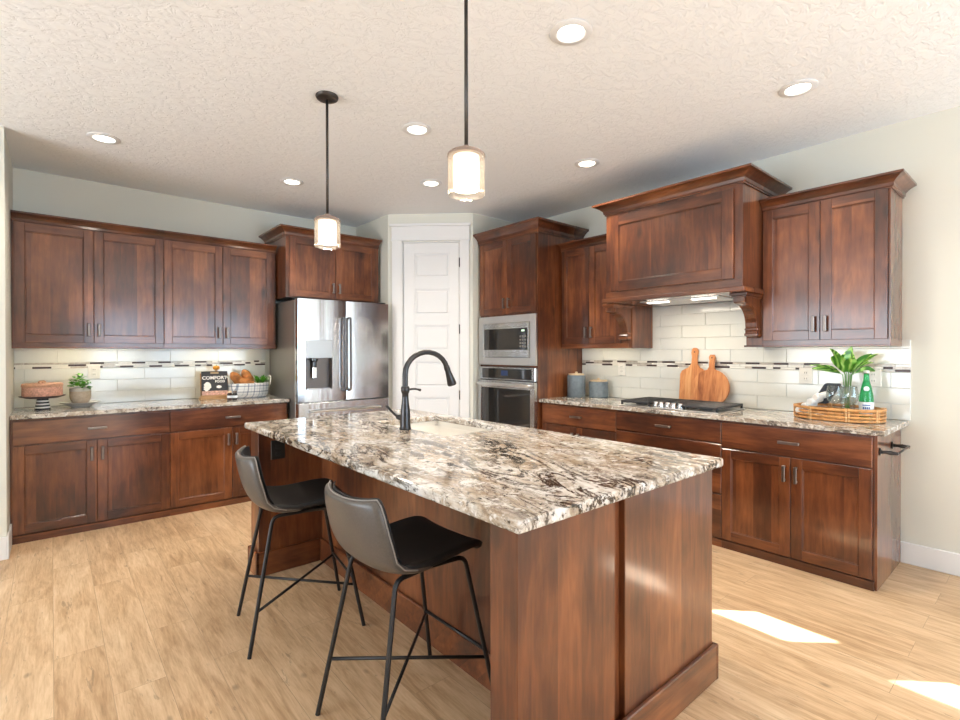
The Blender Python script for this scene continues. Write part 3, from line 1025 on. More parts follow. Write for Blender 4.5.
# ------------------------------------------------------------------ backsplashes
def backsplash(label, loc, rz, W, regions):
    """regions: (x0, x1, ztop) tiled above the mosaic band; own frame as the cabinets', wall at y = 0"""
    root = thing('backsplash', label, 'backsplash', loc, rz)
    z0 = CT + 0.001
    b = BM()
    TW, TH, GR = 0.406, 0.1016, 0.0022
    box(b, 0, -0.004, z0, W, -0.0005, 1.386, 0, 1)
    for x0, x1, zt in regions:
        if zt > 1.387:
            box(b, x0, -0.004, 1.386, x1, -0.0005, zt, 0, 1)
    def rows(zs, x0, x1, ztop, base_i):
        z, i = zs, base_i
        while z < ztop - 0.01:
            zt = min(z + TH - GR, ztop)
            x = -TW * (0.5 if i % 2 else 0.0) + 0.06
            while x < x1:
                a, c = max(x, x0), min(x + TW - GR, x1)
                if c - a > 0.006:
                    box(b, a, -0.010, z, c, -0.0035, zt, 0.0015, 0)
                x += TW
            z += TH
            i += 1
    rows(z0 + 0.001, 0, W, 1.2215, 0)
    for x0, x1, zt in regions:
        rows(1.2735, x0, x1, zt, 1)
    obj('tiles', b, ['tile', 'grout'], root)
    b = BM()
    rnd = random.Random(len(label))
    cur = []
    for k in range(3):
        z = 1.2235 + k * 0.0165
        x = -rnd.random() * 0.1
        prev, cur, last = cur, [], False
        while x < W:
            L = rnd.choice((0.05, 0.10, 0.10, 0.12))
            a, c = max(x, 0), min(x + L - 0.002, W)
            mi = 0 if (not last and not any(p0 < x + L and x < p1 for p0, p1 in prev) and rnd.random() < 0.62) else rnd.choice((1, 2))
            last = mi == 0
            if last:
                cur.append((x, x + L))
            if c - a > 0.004:
                box(b, a, -0.0105, z, c, -0.0035, z + 0.0148, 0.001, mi)
            x += L
    obj('mosaic_band', b, ['glass_dark', 'glass_grey', 'glass_white'], root)
    return root
backsplash('cream tile backsplash with mosaic band on the far wall', (XL + 0.001, WA, 0), 0, 1.93, [(0, 1.93, 1.42)])
bw = YB1 - 0.002 - 0.641
hl = YB1 - 0.002 - 2.44
hr = YB1 - 0.002 - 1.506
backsplash('cream tile backsplash with mosaic band behind the cooktop', (WB, YB1 - 0.002, 0), -PI / 2, bw,
           [(0, hl, 1.387), (hl, hr, 1.756), (hr, bw - 0.05, 1.387), (bw - 0.05, bw, 1.43)])

# outlets
def outlet(label, loc, rz, black=False, two=False):
    root = thing('wall_outlet', label, 'outlet', loc, rz, None if black else 'outlets on the tile')
    pm = 'black_plastic' if black else 'white_plastic'
    w = 0.058 if two else 0.042
    b = BM(); box(b, -w, -0.006, -0.058, w, -0.0003, 0.058, 0.002); obj('cover_plate', b, pm, root)
    for cx in ((-0.023, 0.023) if two else (0,)):
        for cz in (-0.021, 0.021):
            b = BM()
            box(b, cx - 0.015, -0.0085, cz - 0.014, cx + 0.015, -0.0058, cz + 0.014, 0.003, 0)
            for sx in (-0.006, 0.006):
                box(b, cx + sx - 0.0012, -0.0092, cz - 0.004, cx + sx + 0.0012, -0.0084, cz + 0.007, 0, 1)
            obj('socket', b, [pm, 'dark_gap'], root)
    return root
outlet('white outlet on the far wall tile, behind the potted plant', (0.277, WA - 0.0110, 1.187), 0)
outlet('white outlet above the canisters, left of the cooktop', (WB - 0.0110, 2.759, 1.19), -PI / 2)
outlet('white outlet between cutting boards and leafy plant', (WB - 0.0110, 1.221, 1.180), -PI / 2)
outlet('white outlet behind the green bottle', (WB - 0.0110, 0.83, 1.180), -PI / 2)

# ------------------------------------------------------------------ fridge
FX0, FW, FY, FH = 1.728, 0.952, 4.60, 1.868
root = thing('refrigerator', 'stainless steel french door refrigerator with ice dispenser', 'refrigerator', (FX0, FY, 0))
FDp = WA - FY - 0.04
b = BM(); box(b, 0.004, 0.085, 0.03, FW - 0.004, FDp, FH - 0.02, 0.006); obj('body', b, 'steel_side', root)
b = BM(); box(b, 0.02, 0.10, 0.0, FW - 0.02, FDp - 0.03, 0.032); obj('kick_base', b, 'dark_gap', root)
HALF = FW / 2
FZ = 0.885
def fdoor(x0, x1, z0, z1, disp=None):
    """door leaf, front gently bowed; a real hole is left for the dispenser"""
    bm = BM()
    T = 0.075
    def yy(x, e=0.0):
        t = (x - x0) / (x1 - x0)
        return 0.010 * (2 * t - 1) ** 4 + e
    xs_ = sorted(set([x0, x0 + 0.006, x0 + 0.02] + [x0 + (x1 - x0) * k / 10 for k in range(1, 10)] + [x1 - 0.02, x1 - 0.006, x1] + ([disp[0], disp[2]] if disp else [])))
    zs_ = [z0] + ([disp[1], disp[3]] if disp else []) + [z1]
    V = {}
    for i, x in enumerate(xs_):
        for j, z in enumerate(zs_):
            V[i, j] = bm.verts.new((x, yy(x), z))
    hx = (xs_.index(disp[0]), xs_.index(disp[2])) if disp else None
    for i in range(len(xs_) - 1):
        for j in range(len(zs_) - 1):
            if disp and hx[0] <= i < hx[1] and j == 1:
                continue
            f = bm.faces.new((V[i, j], V[i + 1, j], V[i + 1, j + 1], V[i, j + 1]))
            f.smooth = True
    n, m = len(xs_) - 1, len(zs_) - 1
    B = [bm.verts.new((x, T, z)) for x, z in ((x0, z0), (x1, z0), (x1, z1), (x0, z1))]
    bm.faces.new(B)
    bm.faces.new([V[i, 0] for i in range(n + 1)] + [B[1], B[0]])
    bm.faces.new([V[i, m] for i in range(n + 1)] + [B[2], B[3]])
    bm.faces.new([V[0, j] for j in range(m + 1)] + [B[3], B[0]])
    bm.faces.new([V[n, j] for j in range(m + 1)] + [B[2], B[1]])
    if disp:
        a, z_, c, d_ = disp
        ring = [V[i, 1] for i in range(hx[0], hx[1] + 1)] + [V[i, 2] for i in range(hx[1], hx[0] - 1, -1)]
        inner = [bm.verts.new((v.co.x, 0.066, v.co.z)) for v in ring]
        for k in range(len(ring)):
            q = (k + 1) % len(ring)
            f = bm.faces.new((ring[k], ring[q], inner[q], inner[k])); f.material_index = 1
        f = bm.faces.new(inner); f.material_index = 1
    return obj('door', bm, ['steel', 'recess'], root)
DS = (0.068, 1.005, 0.330, 1.300)
ld = fdoor(0.0, HALF - 0.003, FZ + 0.004, FH - 0.012, DS)
rd = fdoor(HALF + 0.003, FW, FZ + 0.004, FH - 0.012)
b = BM(); box(b, 0.066, -0.004, 1.300, 0.332, 0.006, 1.470, 0.003); dp = obj('dispenser_panel', b, 'panel_grey', ld)
b = BM()
lathe(b, [(0.001, 0.0), (0.036, 0.0), (0.036, -0.020), (0.022, -0.035), (0.020, -0.085), (0.012, -0.09)], (0.165, 0.034, 1.298), 18)
obj('dispenser_nozzle', b, 'black_glass', ld)
b = BM()
box(b, 0.145, 0.016, 1.11, 0.185, 0.026, 1.215, 0.003); box(b, 0.09, 0.004, 1.006, 0.31, 0.05, 1.016, 0.002)
obj('dispenser_lever', b, 'chrome', ld)
for x, d_ in ((HALF - 0.024, ld), (HALF + 0.024, rd)):
    b = BM()
    tube(b, arc_pts([(x, 0.0, 1.69), (x, -0.045, 1.69), (x, -0.050, 1.0), (x, 0.0, 0.98)], 5, 0.02), 0.012, 10)
    obj('handle', b, 'handle_steel', d_)
b = BM(); box(b, 0.0, 0.002, 0.47, FW, 0.077, FZ - 0.004, 0.006, seg=2); dr = obj('drawer', b, 'steel', root)
b = BM(); tube(b, arc_pts([(0.12, 0.004, 0.80), (0.12, -0.05, 0.80), (FW - 0.12, -0.05, 0.80), (FW - 0.12, 0.004, 0.80)], 5, 0.02), 0.011, 10); obj('handle', b, 'steel_trim', dr)
b = BM(); box(b, 0.0, 0.002, 0.045, FW, 0.077, 0.462, 0.006, seg=2); dr = obj('drawer', b, 'steel', root)
b = BM(); tube(b, arc_pts([(0.12, 0.004, 0.40), (0.12, -0.05, 0.40), (FW - 0.12, -0.05, 0.40), (FW - 0.12, 0.004, 0.40)], 5, 0.02), 0.011, 10); obj('handle', b, 'steel_trim', dr)
for x in (0.05, FW - 0.05):
    b = BM(); box(b, x - 0.03, 0.03, FH - 0.012, x + 0.03, 0.20, FH + 0.004, 0.004); obj('hinge_cover', b, 'dark_gap', root)

# ------------------------------------------------------------------ microwave and wall oven (in the tower)
root = thing('microwave', 'built-in stainless microwave above the wall oven', 'microwave', (OX, 4.072, 0), -PI / 2)
b = BM()
W = OW
def frame(bm, x0, z0, x1, z1, l, b_, r, t, y0, y1, bev=0.003):
    box(bm, x0, y0, z0, x0 + l, y1, z1, bev); box(bm, x1 - r, y0, z0, x1, y1, z1, bev)
    box(bm, x0 + l, y0, z0, x1 - r, y1, z0 + b_, bev); box(bm, x0 + l, y0, z1 - t, x1 - r, y1, z1, bev)
frame(b, 0.004, 1.224, W - 0.004, 1.720, 0.075, 0.075, 0.075, 0.072, -0.006, DT)
obj('trim_kit', b, 'steel_trim', root)
b = BM(); box(b, 0.085, DT + 0.004, 1.29, W - 0.085, 0.45, 1.65, 0.002); obj('oven_box', b, 'dark_gap', root)
b = BM(); frame(b, 0.082, 1.302, W - 0.082, 1.645, 0.022, 0.075, 0.022, 0.055, -0.018, DT + 0.002); dd = obj('door', b, 'steel', root)
b = BM(); box(b, 0.105, -0.010, 1.378, W - 0.235, DT, 1.590, 0.001); obj('door_glass', b, 'black_glass', dd)
b = BM(); box(b, W - 0.232, -0.012, 1.378, W - 0.105, DT, 1.590, 0.001)
cp = obj('control_panel', b, 'black_glass', root)
b = BM(); box(b, W - 0.185, -0.014, 1.556, W - 0.145, -0.0115, 1.572); obj('clock_display', b, 'display_green', cp)
for i in range(4):
    for j in range(3):
        b = BM(); box(b, W - 0.210 + j * 0.032, -0.014, 1.400 + i * 0.033, W - 0.190 + j * 0.032, -0.0115, 1.416 + i * 0.033, 0.001); obj('button', b, 'steel_side', cp)

root = thing('built_in_oven', 'built-in stainless wall oven beneath the microwave', 'oven', (OX, 4.072, 0), -PI / 2)
b = BM(); box(b, 0.02, DT + 0.004, 0.46, W - 0.02, 0.60, 1.20, 0.002); obj('oven_box', b, 'dark_gap', root)
b = BM(); box(b, 0.006, -0.012, 1.075, W - 0.006, DT + 0.002, 1.203, 0.004, seg=2); cp = obj('control_panel', b, 'steel', root)
b = BM(); box(b, 0.07, -0.0145, 1.088, W - 0.05, -0.0118, 1.190, 0.001); gp = obj('control_glass', b, 'black_glass', cp)
b = BM(); box(b, 0.36, -0.0165, 1.118, 0.46, -0.0142, 1.170, 0.001); obj('display', b, simple('dim_blue_display', (0.03, 0.05, 0.12), 0.1), cp)
b = BM(); frame(b, 0.006, 0.455, W - 0.006, 1.066, 0.058, 0.06, 0.058, 0.075, -0.022, DT + 0.002, 0.004); dd = obj('door', b, 'steel', root)
b = BM(); box(b, 0.063, -0.014, 0.514, W - 0.063, DT, 0.993, 0.001); obj('door_glass', b, 'black_glass', dd)
b = BM(); tube(b, arc_pts([(0.04, -0.02, 1.030), (0.04, -0.062, 1.030), (W - 0.04, -0.062, 1.030), (W - 0.04, -0.02, 1.030)], 5, 0.02), 0.013, 12); obj('handle', b, 'steel_trim', dd)

# ------------------------------------------------------------------ cooktop
root = thing('cooktop', 'black gas cooktop with cast iron grates on granite', 'cooktop', (0, 0, 0))
cy0, cy1, cx0, cx1 = 1.59, 2.40, 3.560, 4.020
b = BM(); box(b, cx0, cy0, CT + 0.0005, cx1, cy1, CT + 0.010, 0.004, seg=2); obj('steel_tray', b, 'steel_trim', root)
for k in range(3):
    ya = cy0 + 0.008 + k * (cy1 - cy0 - 0.016) / 3
    yb = cy0 + 0.008 + (k + 1) * (cy1 - cy0 - 0.016) / 3 - 0.004
    xa = cx0 + (0.11 if k == 1 else 0.012)
    xb = cx1 - 0.015
    b = BM()
    z0, z1 = CT + 0.032, CT + 0.046
    for a, c in (((xa, ya), (xb, ya + 0.014)), ((xa, yb - 0.014), (xb, yb)), ((xa, ya), (xa + 0.014, yb)), ((xb - 0.014, ya), (xb, yb))):
        box(b, a[0], a[1], z0 - 0.004, c[0], c[1], z1, 0.003)
    n = 13 if k != 1 else 10
    for i in range(1, n):
        x = xa + (xb - xa) * i / n
        box(b, x - 0.0045, ya + 0.006, z0, x + 0.0045, yb - 0.006, z1 + 0.002, 0.002)
    box(b, xa, (ya + yb) / 2 - 0.006, z0, xb, (ya + yb) / 2 + 0.006, z1 + 0.001, 0.002)
    for fx in (xa + 0.008, xb - 0.008):
        for fy in (ya + 0.008, yb - 0.008):
            box(b, fx - 0.007, fy - 0.007, CT + 0.0095, fx + 0.007, fy + 0.007, z0, 0.001)
    obj('grate', b, 'iron', root)
for bx, by in ((3.68, 1.73), (3.91, 1.73), (3.83, 1.995), (3.68, 2.26), (3.91, 2.26)):
    b = BM(); lathe(b, [(0.0005, 0.0095), (0.045, 0.0095), (0.045, 0.017), (0.034, 0.019), (0.034, 0.026), (0.0005, 0.027)], (bx, by, CT), 20); obj('burner', b, 'iron', root)
for k in range(5):
    ky = 1.995 + (k - 2) * 0.050
    b = BM(); lathe(b, [(0.0005, 0.0095), (0.024, 0.0095), (0.024, 0.017), (0.019, 0.019), (0.018, 0.046), (0.015, 0.050), (0.0005, 0.050)], (3.612 - (0.010 if k % 2 else 0), ky, CT), 18); obj('knob', b, 'chrome', root)

# ------------------------------------------------------------------ island
IX0, IX1, IY0, IY1 = 0.918, 2.118, 0.920, 3.353
SH = (1.575, 2.12, 2.03, 2.84)
b = BM(); slab(b, IX0, IY0, IX1, IY1, CT - 0.036, CT, 0.008, SH)
tag(obj('countertop', b, 'granite'), 'large veined granite countertop on the kitchen island', 'countertop')
root = thing('kitchen_island', 'wood kitchen island base with open seating side', 'island', (0, 0, 0))
ZT = CT - 0.037
BX = 1.34                                  # recessed back of the seating side
b = BM()
# cabinet box, open above around the sink
box(b, BX, 1.06, 0.0, BX + 0.02, 3.17, ZT, 0, 0)
box(b, 2.055, 0.985, 0.0, 2.075, 3.31, ZT, 0, 0)
box(b, BX + 0.02, 3.29, 0.0, 2.055, 3.31, ZT, 0, 0)
box(b, BX + 0.02, 0.985, 0.0, 2.055, 1.005, ZT, 0, 0)
obj('body', b, ['wz'], root)
b = BM()
box(b, 0.945, 0.953, 0.0, 1.392, 1.063, ZT, 0.002); obj('end_column', b, 'wz', root)
b = BM(); box(b, 0.945, 3.165, 0.0, BX + 0.06, 3.310, ZT, 0.002); obj('end_column', b, 'wz', root)
b = BM(); box(b, 1.445, 0.950, 0.0, 2.077, 0.984, ZT, 0.002)
box(b, 1.392, 0.972, 0.0, 1.445, 0.984, ZT)
obj('end_panel', b, 'wz', root)
b = BM()
TB = 0.145
def trimrun(bm, pts_, h, t=0.018):
    for (xa, ya), (xb, yb), (nx, ny) in pts_:
        box(bm, min(xa, xb, xa + nx * t, xb + nx * t), min(ya, yb, ya + ny * t, yb + ny * t), 0, max(xa, xb, xa + nx * t, xb + nx * t), max(ya, yb, ya + ny * t, yb + ny * t), h, 0.004)
trimrun(b, [((BX, 1.063), (BX, 3.165), (-1, 0)), ((0.945, 3.147), (0.945, 3.310), (-1, 0)), ((0.927, 3.165), (1.322, 3.165), (0, -1)),
            ((2.077, 0.93), (2.077, 3.31), (1, 0)), ((1.392, 0.950), (2.095, 0.950), (0, -1)), ((0.945, 0.935), (0.945, 1.081), (-1, 0)), ((0.927, 0.953), (1.392, 0.953), (0, -1)),
            ((0.945, 1.063), (1.322, 1.063), (0, 1)), ((0.927, 3.31), (2.095, 3.31), (0, 1))], TB)
obj('base_trim', b, 'wx', root)
# range side: doors and drawers (seen only from the other side)
sub = []
for k in range(4):
    y0 = 1.02 + k * 0.568
    b = BM(); shaker(b, 0, 0.16, 0.555, 0.86)
    o = obj('door', b, ['wz', 'wx'], root)
    o.location = (2.0965, y0, 0); o.rotation_euler = (0, 0, PI / 2)
outlet('black outlet on the far column of the island', (1.060, 3.1645, 0.755), 0, black=True)

# sink
root = thing('kitchen_sink', 'cream double bowl sink set in the island granite', 'sink', (0, 0, 0))
b = BM()
x0, y0, x1, y1 = SH[0] - 0.012, SH[1] - 0.012, SH[2] + 0.012, SH[3] + 0.012
zb, zt = 0.69, CT - 0.0365
ym = 2.36
def bowl(bm, xa, ya, xb, yb, ztop):
    t = BM()
    rows = []
    for ins, z in ((0, ztop), (0.004, ztop - 0.02), (0.012, zb + 0.04), (0.04, zb + 0.008), (0.08, zb + 0.004)):
        r = 0.035
        pts_ = []
        for cx, cy, a0 in ((xb - ins - r, yb - ins - r, 0), (xa + ins + r, yb - ins - r, 90), (xa + ins + r, ya + ins + r, 180), (xb - ins - r, ya + ins + r, 270)):
            for k in range(5):
                a = R(a0 + k * 22.5)
                pts_.append((cx + r * math.cos(a), cy + r * math.sin(a), z))
        rows.append(pts_)
    vs = grid_face(bm, rows, 0, True, True)
    bm.faces.new(vs[-1])
    t.free()
    return rows
bowl(b, x0, ym + 0.012, x1, y1, zt - 0.03)
bowl(b, x0, y0, x1, ym - 0.012, zt - 0.03)
# rim, divider and outer shell
box(b, x0 - 0.02, y0 - 0.02, zt - 0.030, x0, y1 + 0.02, zt); box(b, x1, y0 - 0.02, zt - 0.030, x1 + 0.02, y1 + 0.02, zt)
box(b, x0, y0 - 0.02, zt - 0.030, x1, y0, zt); box(b, x0, y1, zt - 0.030, x1, y1 + 0.02, zt)
box(b, x0, ym - 0.014, zt - 0.055, x1, ym + 0.014, zt - 0.026, 0.006)
obj('basin', b, 'sink', root, fix=False)
for yy in (2.22, 2.6):
    b = BM(); lathe(b, [(0.0005, 0.0), (0.04, 0.0), (0.04, 0.004), (0.03, 0.003), (0.0005, 0.002)], (1.80, yy, zb + 0.0045), 20); obj('drain', b, 'chrome', root)

# faucet
fx, fy = 1.530, 2.445
root = thing('faucet', 'dark bronze gooseneck pull-down faucet at the island sink', 'faucet', (fx, fy, CT))
b = BM()
lathe(b, [(0.0005, 0.0003), (0.033, 0.0003), (0.034, 0.006), (0.031, 0.012), (0.029, 0.03), (0.029, 0.07), (0.027, 0.11), (0.022, 0.145), (0.0185, 0.18), (0.0185, 0.205), (0.022, 0.210), (0.025, 0.222), (0.025, 0.238), (0.021, 0.246), (0.0005, 0.248)], (0, 0, 0), 28)
obj('base', b, 'bronze', root)
b = BM()
pts = [(0, 0, 0.24), (0, 0, 0.28), (0, 0, 0.315)]
ax, az, rr = 0.150, 0.315, 0.150
for k in range(1, 13):
    a = PI - k * (PI - R(15)) / 12
    pts.append((ax + rr * math.cos(a), 0, az + rr * 0.84 * math.sin(a)))
e = Vector(pts[-1]); dr_ = (e - Vector(pts[-2])).normalized()
tube(b, pts, 0.0155, 14)
obj('spout', b, 'bronze', root)
b = BM()
dirn = Vector((0.36, 0, -0.93)).normalized()
tube(b, [e - dirn * 0.008, e + dirn * 0.012, e + dirn * 0.02, e + dirn * 0.06, e + dirn * 0.105, e + dirn * 0.115], [0.0175, 0.0185, 0.017, 0.022, 0.029, 0.027], 18)
obj('spray_head', b, 'bronze', root)
b = BM()
tube(b, arc_pts([(0.02, -0.01, 0.228), (0.050, -0.02, 0.232), (0.085, -0.03, 0.222)], 4, 0.02), [0.006, 0.006, 0.006, 0.006, 0.006, 0.005, 0.008], 8)
obj('clip', b, 'bronze', root)
b = BM()
tube(b, [(0, 0.02, 0.062), (-0.01, 0.045, 0.066), (-0.015, 0.06, 0.068)], [0.018, 0.017, 0.014], 12)
tube(b, [(-0.015, 0.055, 0.066), (-0.035, 0.085, 0.095), (-0.055, 0.115, 0.130)], [0.0075, 0.006, 0.0085], 10)
obj('lever', b, 'bronze', root)

# ------------------------------------------------------------------ stools
def make_stool():
    root = thing('bar_stool', 'x', 'stool', (0, 0, 0), 0, 'stools at the island')
    # side profile of the shell (x, z) from front lip to the top of the back, and half-width along it
    P = [(0.205, 0.604, 0.165), (0.202, 0.628, 0.190), (0.172, 0.640, 0.200), (0.08, 0.634, 0.205), (-0.02, 0.622, 0.205), (-0.10, 0.617, 0.205),
         (-0.160, 0.625, 0.206), (-0.205, 0.655, 0.207), (-0.232, 0.705, 0.207), (-0.248, 0.760, 0.205), (-0.260, 0.815, 0.198), (-0.267, 0.858, 0.184), (-0.270, 0.872, 0.165)]
    N = 14
    def grid(off, i0, i1, shrink=0.0):
        rows = []
        for i in range(i0, i1):
            x, z, w = P[i]
            a = P[max(0, i - 1)]; c = P[min(len(P) - 1, i + 1)]
            tx, tz = c[0] - a[0], c[1] - a[1]
            L = math.hypot(tx, tz)
            nx, nz = tz / L, -tx / L           # towards the sitter
            back = max(0.0, min(1.0, (i - 4) / 4))
            r = []
            for j in range(N + 1):
                s = 2 * j / N - 1
                ww = w - shrink
                lift = (0.050 * back + 0.012 * (1 - back)) * abs(s) ** 2.6
                r.append((x + nx * (off + lift) if True else x, s * ww, z + nz * (off + lift)))
            rows.append(r)
        return rows
    def shell(bm, i0, i1, o0, o1, shrink=0.0, mi=0):
        A = grid(o0, i0, i1, shrink); B = grid(o1, i0, i1, shrink)
        va = grid_face(bm, A, mi); vb = grid_face(bm, B, mi)
        n, m = len(va) - 1, len(va[0]) - 1
        for i in range(n):
            for k in (0, m):
                f = bm.faces.new((va[i][k], va[i + 1][k], vb[i + 1][k], vb[i][k])); f.smooth = True; f.material_index = mi
        for j in range(m):
            for k in (0, n):
                f = bm.faces.new((va[k][j], va[k][j + 1], vb[k][j + 1], vb[k][j])); f.smooth = True; f.material_index = mi
    # normals: (nx,nz) points to the sitter when positive offset
    b = BM(); shell(b, 4, len(P), -0.024, 0.003)
    s1 = obj('backrest', b, 'leather', root)
    s1['label'] = 'grey leather back shell'
    b = BM(); shell(b, 0, 7, -0.017, 0.013)
    s2 = obj('seat', b, 'seat_black', root)
    s2['label'] = 'black seat pad'
    b = BM(); shell(b, 6, len(P), 0.004, 0.012, 0.010)
    s3 = obj('back_pad', b, 'seat_black', root)
    # pale stitching along the rear edge of the shell
    b = BM()
    G1 = grid(-0.009, 5, len(P), -0.002)
    edge = [Vector(r[0]) for r in G1] + [Vector(v) for v in G1[-1][1:]] + [Vector(r[-1]) for r in reversed(G1[:-1])]
    tube(b, edge, 0.0024, 6)
    obj('piping', b, 'stitch', s1)
    for o_ in (s1, s2, s3):
        md = o_.modifiers.new('smooth', 'SUBSURF'); md.levels = 1; md.render_levels = 2
    fxh, fyh = 0.26, 0.215
    tops = 0.150, 0.150
    zt_ = 0.592
    def leg(sx, sy):
        bm = BM()
        foot = Vector((sx * fxh, sy * fyh, 0.001))
        top = Vector((sx * tops[0] - (0.0 if sx > 0 else 0.0), sy * tops[1], zt_))
        tube(bm, arc_pts([foot, top, Vector((0, sy * (tops[1] - 0.02), zt_ - 0.002))], 5, 0.035), 0.009, 10)
        return obj('leg', bm, 'black_metal', root)
    for sx in (1, -1):
        for sy in (1, -1):
            leg(sx, sy)
    def lp(sx, sy, z):
        t = z / zt_
        return Vector((sx * (fxh + (tops[0] - fxh) * t), sy * (fyh + (tops[1] - fyh) * t), z))
    for a, c, n_ in (((-1, 1), (1, -1), 'cross_bar'), ((-1, -1), (1, 1), 'cross_bar'), ((1, 1), (1, -1), 'footrest')):
        bm = BM()
        z = 0.205 if n_ == 'cross_bar' else 0.235
        if n_ == 'cross_bar' and a == (-1, -1):
            tube(bm, [lp(*a, 0.188), lp(*c, 0.222)], 0.0065, 8)
        else:
            tube(bm, [lp(*a, z), lp(*c, z)], 0.0065, 8)
        obj(n_, bm, 'black_metal', root)
    bm = BM(); box(bm, -0.10, -0.135, 0.584, 0.10, 0.135, 0.598, 0.003); obj('mounting_plate', bm, 'black_metal', root)
    return root
st = make_stool()
st['label'] = 'near bar stool with grey leather back, closest to the island end column'
st.location = (1.015, 1.605, 0); st.rotation_euler = (0, 0, R(1.5))
s = copy_tree(st)
s['label'] = 'farther bar stool with grey leather back, beside the island outlet'
s.location = (0.948, 2.512, 0); s.rotation_euler = (0, 0, R(-9))

# ------------------------------------------------------------------ ceiling lights
CANS = [((0.28, 4.304), 'recessed ceiling light nearest the stub wall, above the far-left cabinets'), ((1.843, 2.794), 'recessed ceiling light between the two pendants'),
        ((1.585, 4.349), 'recessed ceiling light in front of the fridge cabinet'), ((2.522, 3.605), 'recessed ceiling light nearest the pantry door'),
        ((3.185, 2.436), 'recessed ceiling light left of the range hood top'), ((1.828, 1.489), 'biggest-looking recessed ceiling light, above the near island end'),
        ((3.183, 0.979), 'recessed ceiling light above the right wall cabinet')]
proto = None
for (x, y), lab in CANS:
    if proto is None:
        root = thing('ceiling_light', lab, 'ceiling light', (x, y, CEIL), 0, 'recessed ceiling lights')
        b = BM(); lathe(b, [(0.062, -0.0005), (0.094, -0.0005), (0.096, -0.004), (0.090, -0.008), (0.066, -0.010), (0.060, -0.004)], (0, 0, 0), 36, cap=False)
        obj('trim_ring', b, 'trim', root)
        b = BM(); lathe(b, [(0.0005, -0.0035), (0.061, -0.0035), (0.061, -0.001), (0.0005, -0.001)], (0, 0, 0), 32)
        obj('lens', b, 'can_light', root)
        d = bpy.data.lights.new('downlight', 'SPOT'); d.energy = 66; d.color = (1, 0.89, 0.75); d.spot_size = R(130); d.spot_blend = 0.9; d.shadow_soft_size = 0.06
        l = bpy.data.objects.new('downlight', d); COL.objects.link(l); l.parent = root; l.location = (0, 0, -0.02)
        proto = root
    else:
        c = copy_tree(proto); c.location = (x, y, CEIL); c['label'] = lab

# ------------------------------------------------------------------ pendants
def pendant():
    root = thing('pendant_light', 'x', 'pendant light', (0, 0, 0), 0, 'pendants over the island')
    b = BM(); lathe(b, [(0.0005, CEIL - 0.0005), (0.062, CEIL - 0.0005), (0.064, CEIL - 0.006), (0.060, CEIL - 0.016), (0.054, CEIL - 0.020), (0.0005, CEIL - 0.021)], (0, 0, 0), 32); obj('canopy', b, 'pendant_metal', root)
    b = BM(); tube(b, [(0, 0, 2.150), (0, 0, CEIL - 0.02)], 0.0075, 10); obj('rod', b, 'pendant_metal', root)
    b = BM(); lathe(b, [(0.0005, 2.152), (0.012, 2.152), (0.016, 2.146), (0.040, 2.137), (0.064, 2.126), (0.073, 2.117), (0.074, 2.110), (0.069, 2.110), (0.060, 2.118), (0.0005, 2.128)], (0, 0, 0), 36); obj('cap', b, 'cap_metal', root)
    b = BM(); lathe(b, [(0.072, 2.112), (0.072, 1.968), (0.070, 1.960)], (0, 0, 0), 36, cap=False)
    lathe(b, [(0.0695, 1.964), (0.0695, 2.112)], (0, 0, 0), 36, cap=False); obj('glass_shade', b, 'seeded_glass', root, fix=False)
    b = BM(); lathe(b, [(0.0005, 2.110), (0.050, 2.110), (0.051, 2.10), (0.051, 1.985), (0.049, 1.983), (0.049, 2.09), (0.0005, 2.095)], (0, 0, 0), 32); obj('inner_shade', b, 'shade_lit', root)
    d = bpy.data.lights.new('pendant_bulb', 'POINT'); d.energy = 9; d.color = (1, 0.84, 0.66); d.shadow_soft_size = 0.035
    l = bpy.data.objects.new('pendant_bulb', d); COL.objects.link(l); l.parent = root; l.location = (0, 0, 2.03)
    return root
p = pendant(); p.location = (1.212, 2.77, 0); p['label'] = 'pendant light with rod and canopy in view, over the far island end'
p2 = copy_tree(p); p2.location = (1.2225, 1.510, 0); p2['label'] = 'pendant light hanging nearer, its rod cut off by the photo top'

# ------------------------------------------------------------------ things on the far counter
def leaf(bm, base, dirn, L, W, droop=0.3, mi=0, n=6, roll=0.0, fold=0.25):
    d = Vector(dirn).normalized()
    side = d.cross(Vector((0, 0, 1)))
    if side.length < 0.05:
        side = Vector((1, 0, 0))
    side.normalize()
    side = Matrix.Rotation(roll, 3, d) @ side
    upv = side.cross(d).normalized()
    rows = []
    for i in range(n + 1):
        t = i / n
        c = Vector(base) + d * (L * t) - Vector((0, 0, 1)) * (droop * L * t * t)
        w = W * math.sin(PI * min(0.97, (t * 0.93 + 0.05))) ** 0.8 * 0.5
        rows.append([c - side * w + upv * w * fold, c, c + side * w + upv * w * fold])
    grid_face(bm, rows, mi)

